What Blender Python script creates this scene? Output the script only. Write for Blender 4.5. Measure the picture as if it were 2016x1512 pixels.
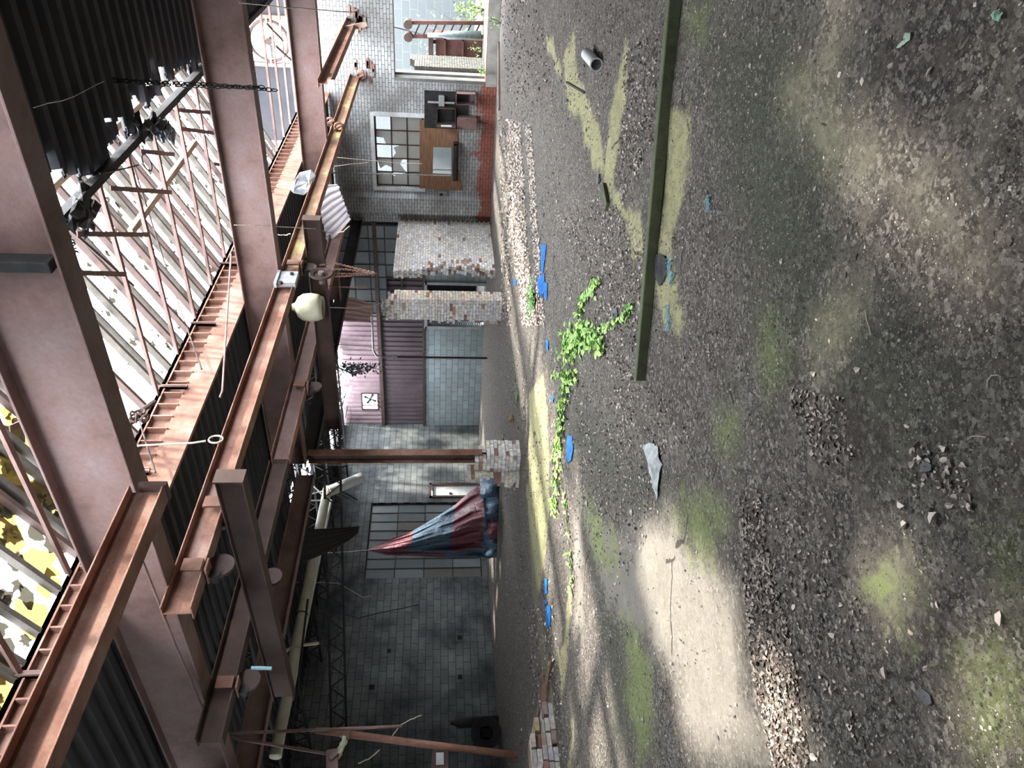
import bpy, math, random
import numpy as np
from mathutils import Vector, noise
random.seed(7); rng = np.random.default_rng(7)
C = bpy.context.scene.collection
SC = bpy.context.scene
for o in list(bpy.data.objects): bpy.data.objects.remove(o)

# ------------------------------------------------------------------ camera (held sideways: world up is image left)
F, PIT, ROL, YAW, H = 1457.7, 0.101551, 0.0074813, 0.648842, 1.6
fw = np.array([math.cos(YAW)*math.cos(PIT), math.sin(YAW)*math.cos(PIT), -math.sin(PIT)])
rt = np.array([math.sin(YAW), -math.cos(YAW), 0.0]); up = np.cross(rt, fw)
r2 = math.cos(ROL)*rt + math.sin(ROL)*up; u2 = math.cos(ROL)*up - math.sin(ROL)*rt
CM = np.array([-u2, -r2, fw]); CO = np.array([0.0, 0.0, H])
cd = bpy.data.cameras.new('camera'); cam = bpy.data.objects.new('camera', cd); C.objects.link(cam)
cd.sensor_fit = 'HORIZONTAL'; cd.sensor_width = 36.0; cd.lens = 36.0*F/2016.0
cd.clip_start = 0.05; cd.clip_end = 300
from mathutils import Matrix
ix, iy, iz = -u2, r2, -fw
cam.matrix_world = Matrix(((ix[0], iy[0], iz[0], 0), (ix[1], iy[1], iz[1], 0), (ix[2], iy[2], iz[2], H), (0, 0, 0, 1)))
SC.camera = cam

# ------------------------------------------------------------------ sky, sun, exposure
w = bpy.data.worlds.new('world'); SC.world = w; w.use_nodes = True
wn = w.node_tree.nodes; wl = w.node_tree.links
bg = wn['Background']; bg.inputs['Color'].default_value = (0.90, 0.95, 1.0, 1); bg.inputs['Strength'].default_value = 9.0
SUN = (-0.14, 0.56)      # sun high over the right hand side of the bay
sd = bpy.data.lights.new('sun', 'SUN'); sd.energy = 6.5; sd.angle = math.radians(3.5); sd.color = (1.0, 0.94, 0.82)
so = bpy.data.objects.new('sun', sd); C.objects.link(so)
so.rotation_euler = Vector((SUN[0], SUN[1], -1.0)).to_track_quat('-Z', 'Y').to_euler()
SC.view_settings.view_transform = 'Standard'; SC.view_settings.look = 'None'
SC.view_settings.gamma = 1.0; SC.view_settings.use_curve_mapping = False
SC.view_settings.exposure = 1.25
SC.cycles.use_denoising = True
SC.cycles.max_bounces = 10; SC.cycles.diffuse_bounces = 4
SC.cycles.sample_clamp_indirect = 10

# ------------------------------------------------------------------ helpers
def V(*a): return np.array(a, float)
def ray(x, y): return CM.T @ np.array([(x-1008)/F, (y-756)/F, 1.0])
def P(ax, val, x, y):                       # the point where a sight line meets a real plane of the building
    r = ray(x, y); t = (val-CO[ax])/r[ax]; return CO + r*t
def G(x, y, z=0.0): return P(2, z, x, y)
def nrm(v):
    v = np.asarray(v, float); return v/(np.linalg.norm(v)+1e-12)

class MB:
    def __init__(s): s.v = []; s.f = []; s.m = []; s.c = []; s.cc = (0.5, 0.5, 0.5)
    def add(s, vs, fs, mi=0):
        b = len(s.v); s.v.extend([tuple(map(float, p)) for p in vs])
        s.c.extend([s.cc]*len(vs))
        for f in fs: s.f.append(tuple(i+b for i in f)); s.m.append(mi)
    def box(s, lo, hi, mi=0):
        x0, y0, z0 = lo; x1, y1, z1 = hi
        s.add([(x0,y0,z0),(x1,y0,z0),(x1,y1,z0),(x0,y1,z0),(x0,y0,z1),(x1,y0,z1),(x1,y1,z1),(x0,y1,z1)],
              [(0,3,2,1),(4,5,6,7),(0,1,5,4),(1,2,6,5),(2,3,7,6),(3,0,4,7)], mi)
    def bar(s, p0, p1, w, h, upv=(0,0,1), mi=0):       # rectangular bar from p0 to p1
        p0 = V(*p0); p1 = V(*p1); d = nrm(p1-p0); a = np.cross(d, upv)
        if np.linalg.norm(a) < 1e-4: a = np.cross(d, (1,0,0))
        a = nrm(a); b = nrm(np.cross(a, d))
        vs = [p+sx*a*w/2+sy*b*h/2 for p in (p0, p1) for sx, sy in ((-1,-1),(1,-1),(1,1),(-1,1))]
        s.add(vs, [(0,1,2,3),(7,6,5,4),(0,4,5,1),(1,5,6,2),(2,6,7,3),(3,7,4,0)], mi)
    def tube(s, pts, r, n=8, cap=True, mi=0, r1=None):
        pts = [V(*p) for p in pts]; k = len(pts); rings = []; a = None
        for i, p in enumerate(pts):
            d = nrm(pts[min(i+1, k-1)]-pts[max(i-1, 0)])
            if a is None: a = np.cross(d, (0,0,1) if abs(d[2]) < .9 else (1,0,0))
            a = a-d*np.dot(a, d)
            if np.linalg.norm(a) < 1e-6: a = np.cross(d, (0,0,1) if abs(d[2]) < .9 else (1,0,0))
            a = nrm(a); b = np.cross(d, a)
            rr = r if r1 is None else r+(r1-r)*i/max(k-1, 1)
            rings.append([p+rr*(math.cos(t)*a+math.sin(t)*b) for t in [2*math.pi*j/n for j in range(n)]])
        vs = [q for ring in rings for q in ring]; fs = []
        for i in range(k-1):
            for j in range(n): fs.append((i*n+j, i*n+(j+1)%n, (i+1)*n+(j+1)%n, (i+1)*n+j))
        if cap: fs += [tuple(range(n-1, -1, -1)), tuple((k-1)*n+j for j in range(n))]
        s.add(vs, fs, mi)
    def pipe(s, p0, p1, ro, ri, n=20, mi=0):           # open hollow cylinder
        p0 = V(*p0); p1 = V(*p1); d = nrm(p1-p0); a = nrm(np.cross(d, (0,0,1) if abs(d[2]) < .9 else (1,0,0))); b = np.cross(d, a)
        vs = []
        for p, r in ((p0, ro), (p1, ro), (p1, ri), (p0, ri)):
            vs += [p+r*(math.cos(t)*a+math.sin(t)*b) for t in [2*math.pi*j/n for j in range(n)]]
        fs = [(q*n+j, q*n+(j+1)%n, ((q+1)%4)*n+(j+1)%n, ((q+1)%4)*n+j) for q in range(4) for j in range(n)]
        s.add(vs, fs, mi)
    def lathe(s, c, d, prof, n=28, mi=0):              # prof: (distance along d, radius)
        c = V(*c); d = nrm(d); a = nrm(np.cross(d, (0,0,1) if abs(d[2]) < .9 else (1,0,0))); b = np.cross(d, a)
        vs = [c+d*h+r*(math.cos(t)*a+math.sin(t)*b) for h, r in prof for t in [2*math.pi*j/n for j in range(n)]]
        fs = [(i*n+j, i*n+(j+1)%n, (i+1)*n+(j+1)%n, (i+1)*n+j) for i in range(len(prof)-1) for j in range(n)]
        s.add(vs, fs, mi)
    def torus(s, c, ax, R, r, n=14, m=6, sx=1.0, u=None):
        c = V(*c); ax = nrm(ax)
        a = nrm(u) if u is not None else nrm(np.cross(ax, (0,0,1) if abs(ax[2]) < .9 else (1,0,0))); b = np.cross(ax, a)
        vs = []
        for i in range(n):
            t = 2*math.pi*i/n; e = math.cos(t)*a+math.sin(t)*b; cc = c+R*(sx*math.cos(t)*a+math.sin(t)*b)
            for j in range(m):
                q = 2*math.pi*j/m; vs.append(cc+r*(math.cos(q)*e+math.sin(q)*ax))
        s.add(vs, [(i*m+j, ((i+1)%n)*m+j, ((i+1)%n)*m+(j+1)%m, i*m+(j+1)%m) for i in range(n) for j in range(m)])
    def blob(s, c, r, sc=(1,1,1), jit=.3, sub=1):
        base = ICO[sub]
        ang = random.random()*6.28; ca, sa = math.cos(ang), math.sin(ang)
        vs = []
        for p in base[0]:
            k = 1+random.uniform(-jit, jit); x, y, z = p[0]*sc[0]*k*r, p[1]*sc[1]*k*r, p[2]*sc[2]*k*r
            vs.append((c[0]+x*ca-y*sa, c[1]+x*sa+y*ca, c[2]+z))
        s.add(vs, base[1])
def ico(sub):
    import bmesh
    bm = bmesh.new(); bmesh.ops.create_icosphere(bm, subdivisions=sub, radius=1)
    r = ([tuple(v.co) for v in bm.verts], [tuple(v.index for v in f.verts) for f in bm.faces]); bm.free(); return r
ICO = {1: ico(1), 2: ico(2), 3: ico(3)}
OCT = ([(1,0,0),(-1,0,0),(0,1,0),(0,-1,0),(0,0,1),(0,0,-1)], [(0,2,4),(2,1,4),(1,3,4),(3,0,4),(2,0,5),(1,2,5),(3,1,5),(0,3,5)])

def obj(name, mb, mats, parent=None, smooth=False, bevel=0, solid=0, loc=None):
    me = bpy.data.meshes.new(name)
    off = np.array(parent.location) if parent is not None else np.zeros(3)
    if parent is not None and parent.parent is not None: off = off+np.array(parent.parent.location)
    if loc is not None and parent is None: off = np.array(loc, float)
    vs = np.array(mb.v)-off
    me.from_pydata(vs.tolist(), [], mb.f); 
    if not isinstance(mats, (list, tuple)): mats = [mats]
    for m in mats: me.materials.append(m)
    if len(mats) > 1: me.polygons.foreach_set('material_index', mb.m)
    ca = me.color_attributes.new('tone', 'FLOAT_COLOR', 'POINT')
    ca.data.foreach_set('color', np.hstack([np.array(mb.c), np.ones((len(mb.c), 1))]).ravel())
    if smooth: me.polygons.foreach_set('use_smooth', [True]*len(me.polygons))
    me.update()
    o = bpy.data.objects.new(name, me); C.objects.link(o)
    if parent is not None: o.parent = parent
    elif loc is not None: o.location = loc
    if solid:
        md = o.modifiers.new('thickness', 'SOLIDIFY'); md.thickness = solid; md.offset = 0
    if bevel:
        md = o.modifiers.new('bevel', 'BEVEL'); md.width = bevel; md.segments = 1; md.limit_method = 'ANGLE'
    return o
def thing(name, label, cat, loc=(0,0,0), group=None):
    o = bpy.data.objects.new(name, None); C.objects.link(o); o.location = [float(q) for q in loc]; o.empty_display_size = .2
    o['label'] = label; o['category'] = cat
    if group: o['group'] = group
    return o
def tag(o, label, cat, group=None, kind=None):
    o['label'] = label; o['category'] = cat
    if group: o['group'] = group
    if kind: o['kind'] = kind
    return o
def struct(name, mb, mats, label=None, **k):
    o = obj(name, mb, mats, **k); o['kind'] = 'structure'
    if label: o['label'] = label; o['category'] = name.split('_')[0]
    return o

# ------------------------------------------------------------------ materials
def mat(name):
    m = bpy.data.materials.new(name); m.use_nodes = True; nt = m.node_tree
    b = nt.nodes['Principled BSDF']; return m, nt, b
def N(nt, t, **k):
    n = nt.nodes.new(t)
    for a, v in k.items(): setattr(n, a, v)
    return n
def L(nt, a, b): nt.links.new(a, b)
def ramp(nt, fac, stops):
    r = N(nt, 'ShaderNodeValToRGB'); e = r.color_ramp.elements
    while len(e) < len(stops): e.new(0.5)
    for i, (p, c) in enumerate(stops): e[i].position = p; e[i].color = (*c, 1)
    L(nt, fac, r.inputs[0]); return r.outputs[0]
def tex(nt, scale, detail=6, rough=.6, vec=None, dist=0.0):
    n = N(nt, 'ShaderNodeTexNoise'); n.inputs['Scale'].default_value = scale; n.inputs['Detail'].default_value = detail
    n.inputs['Roughness'].default_value = rough; n.inputs['Distortion'].default_value = dist
    if vec is not None: L(nt, vec, n.inputs['Vector'])
    return n.outputs['Fac']
def mix(nt, fac, a, b, mode='MIX'):
    n = N(nt, 'ShaderNodeMix', data_type='RGBA', blend_type=mode)
    for sock, val in ((n.inputs[0], fac), (n.inputs[6], a), (n.inputs[7], b)):
        if isinstance(val, (int, float)): sock.default_value = val
        elif isinstance(val, tuple): sock.default_value = (*val, 1) if len(val) == 3 else val
        else: L(nt, val, sock)
    return n.outputs[2]
def mth(nt, op, a, b=None, c=None, clamp=False):
    n = N(nt, 'ShaderNodeMath', operation=op); n.use_clamp = clamp
    for i, v in enumerate((a, b, c)):
        if v is None: continue
        if isinstance(v, (int, float)): n.inputs[i].default_value = v
        else: L(nt, v, n.inputs[i])
    return n.outputs[0]
def bump(nt, b, h, st=.4, dist=.02):
    n = N(nt, 'ShaderNodeBump'); n.inputs['Strength'].default_value = st; n.inputs['Distance'].default_value = dist
    L(nt, h, n.inputs['Height']); L(nt, n.outputs[0], b.inputs['Normal'])
def co(nt): return N(nt, 'ShaderNodeTexCoord').outputs['Object']
def noisy(name, c1, c2, scale=3.0, rough=.85, bs=.3, metal=0.0, c3=None, stretch=None, spec=.3, bd=.01):
    m, nt, b = mat(name); v = co(nt)
    if stretch:
        mp = N(nt, 'ShaderNodeMapping'); mp.inputs['Scale'].default_value = stretch; L(nt, v, mp.inputs[0]); v = mp.outputs[0]
    f = tex(nt, scale, 10, .65, v)
    stops = [(.35, c1), (.65, c2)] if c3 is None else [(.3, c1), (.5, c2), (.72, c3)]
    col = ramp(nt, f, stops)
    g = tex(nt, scale*14, 6, .7, v)
    col = mix(nt, mth(nt, 'MULTIPLY', g, .55), col, tuple(q*.45 for q in c1))
    L(nt, col, b.inputs['Base Color']); b.inputs['Roughness'].default_value = rough; b.inputs['Metallic'].default_value = metal
    b.inputs['Specular IOR Level'].default_value = spec
    if bs: bump(nt, b, g, bs, bd)
    return m
RUST = noisy('rusted_steel', (.10,.055,.048), (.20,.125,.112), 1.6, .75, .35, 0, (.235,.175,.175), spec=.4)
RUSTO = noisy('orange_rusted_steel', (.12,.055,.038), (.26,.135,.10), 2.2, .8, .4, 0, (.36,.25,.21))
RUSTD = noisy('dark_rusted_steel', (.045,.03,.028), (.10,.06,.05), 2.5, .8, .3)
RUSTK = noisy('sooty_steel', (.02,.02,.024), (.05,.045,.045), 2.5, .8, .3)
YELL = noisy('worn_yellow_paint', (.14,.075,.045), (.24,.14,.09), 1.3, .75, .3, 0, (.62,.47,.2))
GALV = noisy('galvanised_steel', (.35,.37,.4), (.55,.57,.6), 6, .5, .2, .3)
DECK = noisy('roof_deck_soot', (.022,.024,.03), (.045,.042,.045), 1.2, .85, .2)
DECKR = noisy('rusty_roof_sheet', (.10,.05,.045), (.2,.11,.1), 1.5, .85, .2)
WOOD = noisy('weathered_wood', (.22,.17,.11), (.42,.35,.25), 3, .9, .35, stretch=(1,12,12))
RAFT = noisy('greyed_rafter_wood', (.05,.043,.036), (.11,.095,.08), 5, .9, .3)
PLY = noisy('stained_plywood', (.17,.09,.05), (.3,.17,.1), 2.5, .8, .15, stretch=(1,1,7))
WHITE = noisy('chalky_white', (.5,.52,.53), (.75,.77,.78), 4, .6, .1)
CREAM = noisy('cream_enamel', (.45,.44,.33), (.62,.6,.47), 3, .45, .1)
BLACK = noisy('black_grime', (.012,.012,.014), (.035,.033,.035), 6, .8, .3)
DARK = noisy('void_dark', (.01,.01,.012), (.02,.02,.022), 3, .9, 0)
ROPE = noisy('pale_cord', (.35,.3,.25), (.55,.5,.42), 30, .9, 0)
BLUEW = noisy('blue_cord', (.2,.38,.45), (.35,.55,.6), 30, .7, 0)
CONC = noisy('bare_concrete', (.3,.29,.27), (.5,.49,.46), 3, .9, .3)
LEAFB = noisy('brown_leaf_mat', (.10,.075,.035), (.22,.17,.09), 14, .9, .2)
STEELGREY = noisy('grey_enamel', (.22,.23,.23), (.36,.37,.37), 5, .5, .1)
BLUE = noisy('blue_plastic', (.01,.10,.36), (.03,.22,.6), 6, .45, .25)
SLATE = noisy('slate_scrap', (.07,.075,.085), (.13,.135,.15), 9, .7, .2)

def leafmat(name, c1, c2, sc=9.0):
    m, nt, b = mat(name)
    at = N(nt, 'ShaderNodeAttribute'); at.attribute_name = 'tone'
    sep = N(nt, 'ShaderNodeSeparateColor'); L(nt, at.outputs['Color'], sep.inputs[0])
    col = mix(nt, sep.outputs[0], c1, c2)
    L(nt, col, b.inputs['Base Color']); b.inputs['Roughness'].default_value = .6
    b.inputs['Subsurface Weight'].default_value = 0.0
    return m
VINE = leafmat('vine_green', (.10,.26,.05), (.42,.62,.16))
FERN = leafmat('fern_green', (.06,.25,.07), (.25,.5,.15))
CHIP = leafmat('mixed_rubble', (.035,.032,.03), (.62,.57,.5))
LITTER = leafmat('dead_leaves', (.07,.05,.042), (.66,.57,.51))

def brick_mat(name, axis, paint, dirt, mortar, bw=.21, bh=.072, red=None, mort=.006, blot=1.2, bs=.5):
    m, nt, b = mat(name); v = co(nt)
    sx = N(nt, 'ShaderNodeSeparateXYZ'); L(nt, v, sx.inputs[0])
    cb = N(nt, 'ShaderNodeCombineXYZ'); L(nt, sx.outputs[axis], cb.inputs[0]); L(nt, sx.outputs[2], cb.inputs[1])
    wob = tex(nt, 1.3, 2, .5, v)
    br = N(nt, 'ShaderNodeTexBrick'); L(nt, cb.outputs[0], br.inputs['Vector'])
    br.inputs['Scale'].default_value = 1.0; br.inputs['Brick Width'].default_value = bw; br.inputs['Row Height'].default_value = bh
    br.inputs['Mortar Size'].default_value = mort; br.inputs['Mortar Smooth'].default_value = .4
    br.inputs['Color1'].default_value = (*paint, 1); br.inputs['Color2'].default_value = (*[q*.72 for q in paint], 1)
    br.inputs['Mortar'].default_value = (*mortar, 1)
    col = br.outputs['Color']
    bl = tex(nt, blot, 8, .65, v)
    col = mix(nt, mth(nt, 'MULTIPLY_ADD', bl, 3.0, -1.1, True), dirt, col, 'MIX')
    col = mix(nt, .45, col, mix(nt, bl, (0,0,0), br.outputs['Color']), 'MULTIPLY') if False else col
    dm = mix(nt, br.outputs['Fac'], (1,1,1), tuple(q/max(max(paint),.01) for q in mortar))
    col = mix(nt, .8, col, dm, 'MULTIPLY')
    fn = tex(nt, 22, 6, .7, v)
    col = mix(nt, mth(nt, 'MULTIPLY_ADD', fn, 4, -2.35, True), col, tuple(q*.35 for q in dirt))
    if red:
        zr, amp, rc = red
        n2 = tex(nt, 1.6, 8, .7, v)
        h = mth(nt, 'ADD', mth(nt, 'MULTIPLY', mth(nt, 'SUBTRACT', n2, .5), amp), zr)
        k = mth(nt, 'MULTIPLY', mth(nt, 'SUBTRACT', h, sx.outputs[2]), 9, None, True)
        rcol = mix(nt, tex(nt, 9, 5, .6, v), tuple(q*.5 for q in rc), tuple(min(1, q*1.5) for q in rc))
        rcol = mix(nt, .8, rcol, dm, 'MULTIPLY')
        col = mix(nt, k, col, rcol)
    L(nt, col, b.inputs['Base Color']); b.inputs['Roughness'].default_value = .85
    hh = mth(nt, 'SUBTRACT', fn, mth(nt, 'MULTIPLY', br.outputs['Fac'], 1.2)); bump(nt, b, hh, bs, .012)
    return m
BRX = brick_mat('painted_brick_end', 1, (.50,.515,.53), (.20,.195,.19), (.13,.12,.12), red=(.5,1.6,(.26,.09,.065)), bw=.23, bh=.085, mort=.008)
BLKX = brick_mat('block_rear_end', 1, (.34,.40,.44), (.17,.20,.20), (.12,.13,.13), .41, .21, mort=.008, blot=.6)
BLKL = brick_mat('block_left', 0, (.21,.225,.225), (.028,.034,.037), (.03,.035,.037), .41, .205, mort=.008, blot=.8)
BLKO = brick_mat('block_outside', 1, (.075,.085,.09), (.06,.068,.07), (.11,.115,.12), .6, .3, mort=.012, blot=.5)
def tonebrick():
    m, nt, b = mat('loose_brick')
    at = N(nt, 'ShaderNodeAttribute'); at.attribute_name = 'tone'; v = co(nt)
    f = tex(nt, 14, 8, .7, v)
    col = mix(nt, mth(nt, 'MULTIPLY_ADD', f, 2.5, -.95, True), at.outputs['Color'], (.16,.12,.10))
    f2 = tex(nt, 3, 4, .6, v)
    col = mix(nt, mth(nt, 'MULTIPLY_ADD', f2, 2, -1.0, True), col, (.44,.43,.42))
    L(nt, col, b.inputs['Base Color']); b.inputs['Roughness'].default_value = .9
    bump(nt, b, f, .5, .01); return m
TBRICK = tonebrick()
MORT = noisy('old_mortar', (.2,.19,.17), (.36,.34,.3), 8, .95, .4)

def glassmat(name, c, c2=None, r=.35):
    m, nt, b = mat(name); v = co(nt); f = tex(nt, 2.2, 6, .6, v)
    L(nt, mix(nt, f, c, c2 or tuple(q*.5 for q in c)), b.inputs['Base Color'])
    b.inputs['Roughness'].default_value = r; b.inputs['Specular IOR Level'].default_value = .6; return m
PANE = glassmat('grimy_pane', (.13,.15,.16), (.06,.07,.07))
PANE2 = glassmat('paler_pane', (.17,.19,.20), (.10,.11,.11)); PANE3 = glassmat('brown_stained_pane', (.13,.12,.10), (.05,.05,.05))
PANED = glassmat('dark_pane', (.09,.10,.10), (.03,.035,.035))
def translucent(name, c, mixf=.5):
    m, nt, b = mat(name); nt.nodes.remove(b); out = nt.nodes['Material Output']
    d = N(nt, 'ShaderNodeBsdfDiffuse'); t = N(nt, 'ShaderNodeBsdfTranslucent'); ms = N(nt, 'ShaderNodeMixShader')
    v = co(nt); f = tex(nt, 3.5, 7, .65, v); col = mix(nt, f, c, tuple(q*.75 for q in c))
    L(nt, col, d.inputs[0]); L(nt, col, t.inputs[0]); ms.inputs[0].default_value = mixf
    L(nt, d.outputs[0], ms.inputs[1]); L(nt, t.outputs[0], ms.inputs[2]); L(nt, ms.outputs[0], out.inputs[0]); return m
FROST = translucent('painted_window_glass', (.33,.325,.31), .5)
LEAFT = translucent('leaf_mat_on_glazing', (.17,.13,.05), .45)
LEAFD = translucent('dark_leaf_mat', (.06,.055,.04), .3)
PLASTIC = noisy('thin_white_plastic', (.22,.25,.25), (.62,.66,.66), 16, .35, .6)

# ------------------------------------------------------------------ floor
FCOLS = {}
def inpoly(px, py, poly):
    n = len(poly); c = np.zeros(px.shape, bool); j = n-1
    for i in range(n):
        xi, yi = poly[i]; xj, yj = poly[j]
        k = ((yi > py) != (yj > py)) & (px < (xj-xi)*(py-yi)/((yj-yi) or 1e-9)+xi); c ^= k; j = i
    return c
def polyd(px, py, poly):      # signed distance, + inside
    d = np.full(px.shape, 1e9); n = len(poly)
    for i in range(n):
        ax, ay = poly[i]; bx, by = poly[(i+1) % n]; ex, ey = bx-ax, by-ay
        t = np.clip(((px-ax)*ex+(py-ay)*ey)/(ex*ex+ey*ey+1e-9), 0, 1); d = np.minimum(d, np.hypot(px-ax-t*ex, py-ay-t*ey))
    return np.where(inpoly(px, py, poly), d, -d)
def fp(pts): return [tuple(G(*p)[:2]) for p in pts]
R_MOSS = [fp(p) for p in (
  [(1345,975),(1420,985),(1432,1050),(1400,1110),(1360,1090),(1330,1020)],
  [(1225,1230),(1262,1250),(1285,1330),(1290,1470),(1255,1512),(1235,1380)],
  [(1700,1110),(1740,1090),(1790,1110),(1810,1180),(1780,1225),(1730,1215),(1700,1170)],
  [(1880,1400),(1960,1250),(2016,1290),(2016,1512),(1900,1512)],
  [(1960,1060),(2016,1040),(2016,1160),(1960,1170)],
  [(1500,630),(1540,660),(1545,770),(1515,790),(1490,700)],
  [(1930,1400),(2016,1380),(2016,1512),(1930,1512)],
  [(1440,760),(1470,820),(1440,920),(1410,860)],
  [(1345,0),(1400,0),(1390,60),(1350,60)],
  [(1150,960),(1180,1010),(1200,1120),(1170,1100)], [(1205,1040),(1215,1040),(1215,1120),(1200,1110)])]
R_YEL = [fp(p) for p in (
  [(1042,770),(1070,740),(1080,860),(1083,1000),(1075,1090),(1060,1170),(1048,1180),(1040,1000)],
  [(1034,960),(1040,960),(1062,1200),(1085,1330),(1095,1450),(1100,1512),(1085,1512),(1062,1290),(1045,1100)],
  [(1100,1290),(1112,1250),(1120,1150),(1125,1160),(1118,1300),(1104,1380)],
  [(1120,1512),(1128,1430),(1132,1400),(1128,1480),(1125,1512)],
  [(1072,78),(1085,72),(1105,140),(1100,145)],
  [(1108,120),(1132,60),(1135,140),(1155,190),(1192,290),(1188,345),(1168,330),(1140,230),(1118,215)],
  [(1230,85),(1237,90),(1232,200),(1212,330),(1208,372),(1190,365),(1200,230)],
  [(1205,370),(1225,400),(1262,420),(1270,505),(1245,505),(1230,450)],
  [(1318,215),(1335,205),(1362,225),(1355,320),(1330,430),(1318,505),(1292,505),(1305,420),(1310,300)],
  [(1288,505),(1330,540),(1345,640),(1340,680),(1310,640),(1290,560)],
  [(1022,395),(1030,410),(1036,455),(1028,440)])]
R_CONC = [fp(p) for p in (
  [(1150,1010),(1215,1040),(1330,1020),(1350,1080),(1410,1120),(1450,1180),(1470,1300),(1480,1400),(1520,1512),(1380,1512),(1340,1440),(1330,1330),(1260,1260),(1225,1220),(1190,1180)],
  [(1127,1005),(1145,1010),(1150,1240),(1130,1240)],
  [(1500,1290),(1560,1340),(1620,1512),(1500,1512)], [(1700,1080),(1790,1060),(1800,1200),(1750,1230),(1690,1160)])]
R_SUNSAND = [fp(p) for p in (  # pale sandy streaks, with blurred sun patches painted into the colour
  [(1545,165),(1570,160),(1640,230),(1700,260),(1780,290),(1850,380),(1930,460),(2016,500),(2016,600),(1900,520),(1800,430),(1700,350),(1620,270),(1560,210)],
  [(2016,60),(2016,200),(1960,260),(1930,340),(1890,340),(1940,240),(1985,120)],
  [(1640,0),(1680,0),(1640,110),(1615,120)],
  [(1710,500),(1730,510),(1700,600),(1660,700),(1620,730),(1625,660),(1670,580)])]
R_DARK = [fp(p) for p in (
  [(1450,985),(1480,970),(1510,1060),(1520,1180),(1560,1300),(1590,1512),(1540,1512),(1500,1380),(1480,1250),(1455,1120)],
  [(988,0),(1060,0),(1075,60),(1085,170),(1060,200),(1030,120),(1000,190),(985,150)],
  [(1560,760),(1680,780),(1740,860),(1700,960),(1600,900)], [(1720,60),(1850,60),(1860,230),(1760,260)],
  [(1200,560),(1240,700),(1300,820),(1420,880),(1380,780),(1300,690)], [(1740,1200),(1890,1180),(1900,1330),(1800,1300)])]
R_GRN = [fp(p) for p in (
  [(1360,0),(1560,0),(1700,200),(1650,500),(1780,640),(1900,800),(1800,1000),(1600,760),(1480,600),(1420,330)],
  [(1140,1020),(1180,1000),(1220,1200),(1240,1460),(1215,1500),(1190,1250)], [(1130,760),(1230,900),(1330,950),(1300,1000),(1180,980),(1130,900)])]
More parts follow.
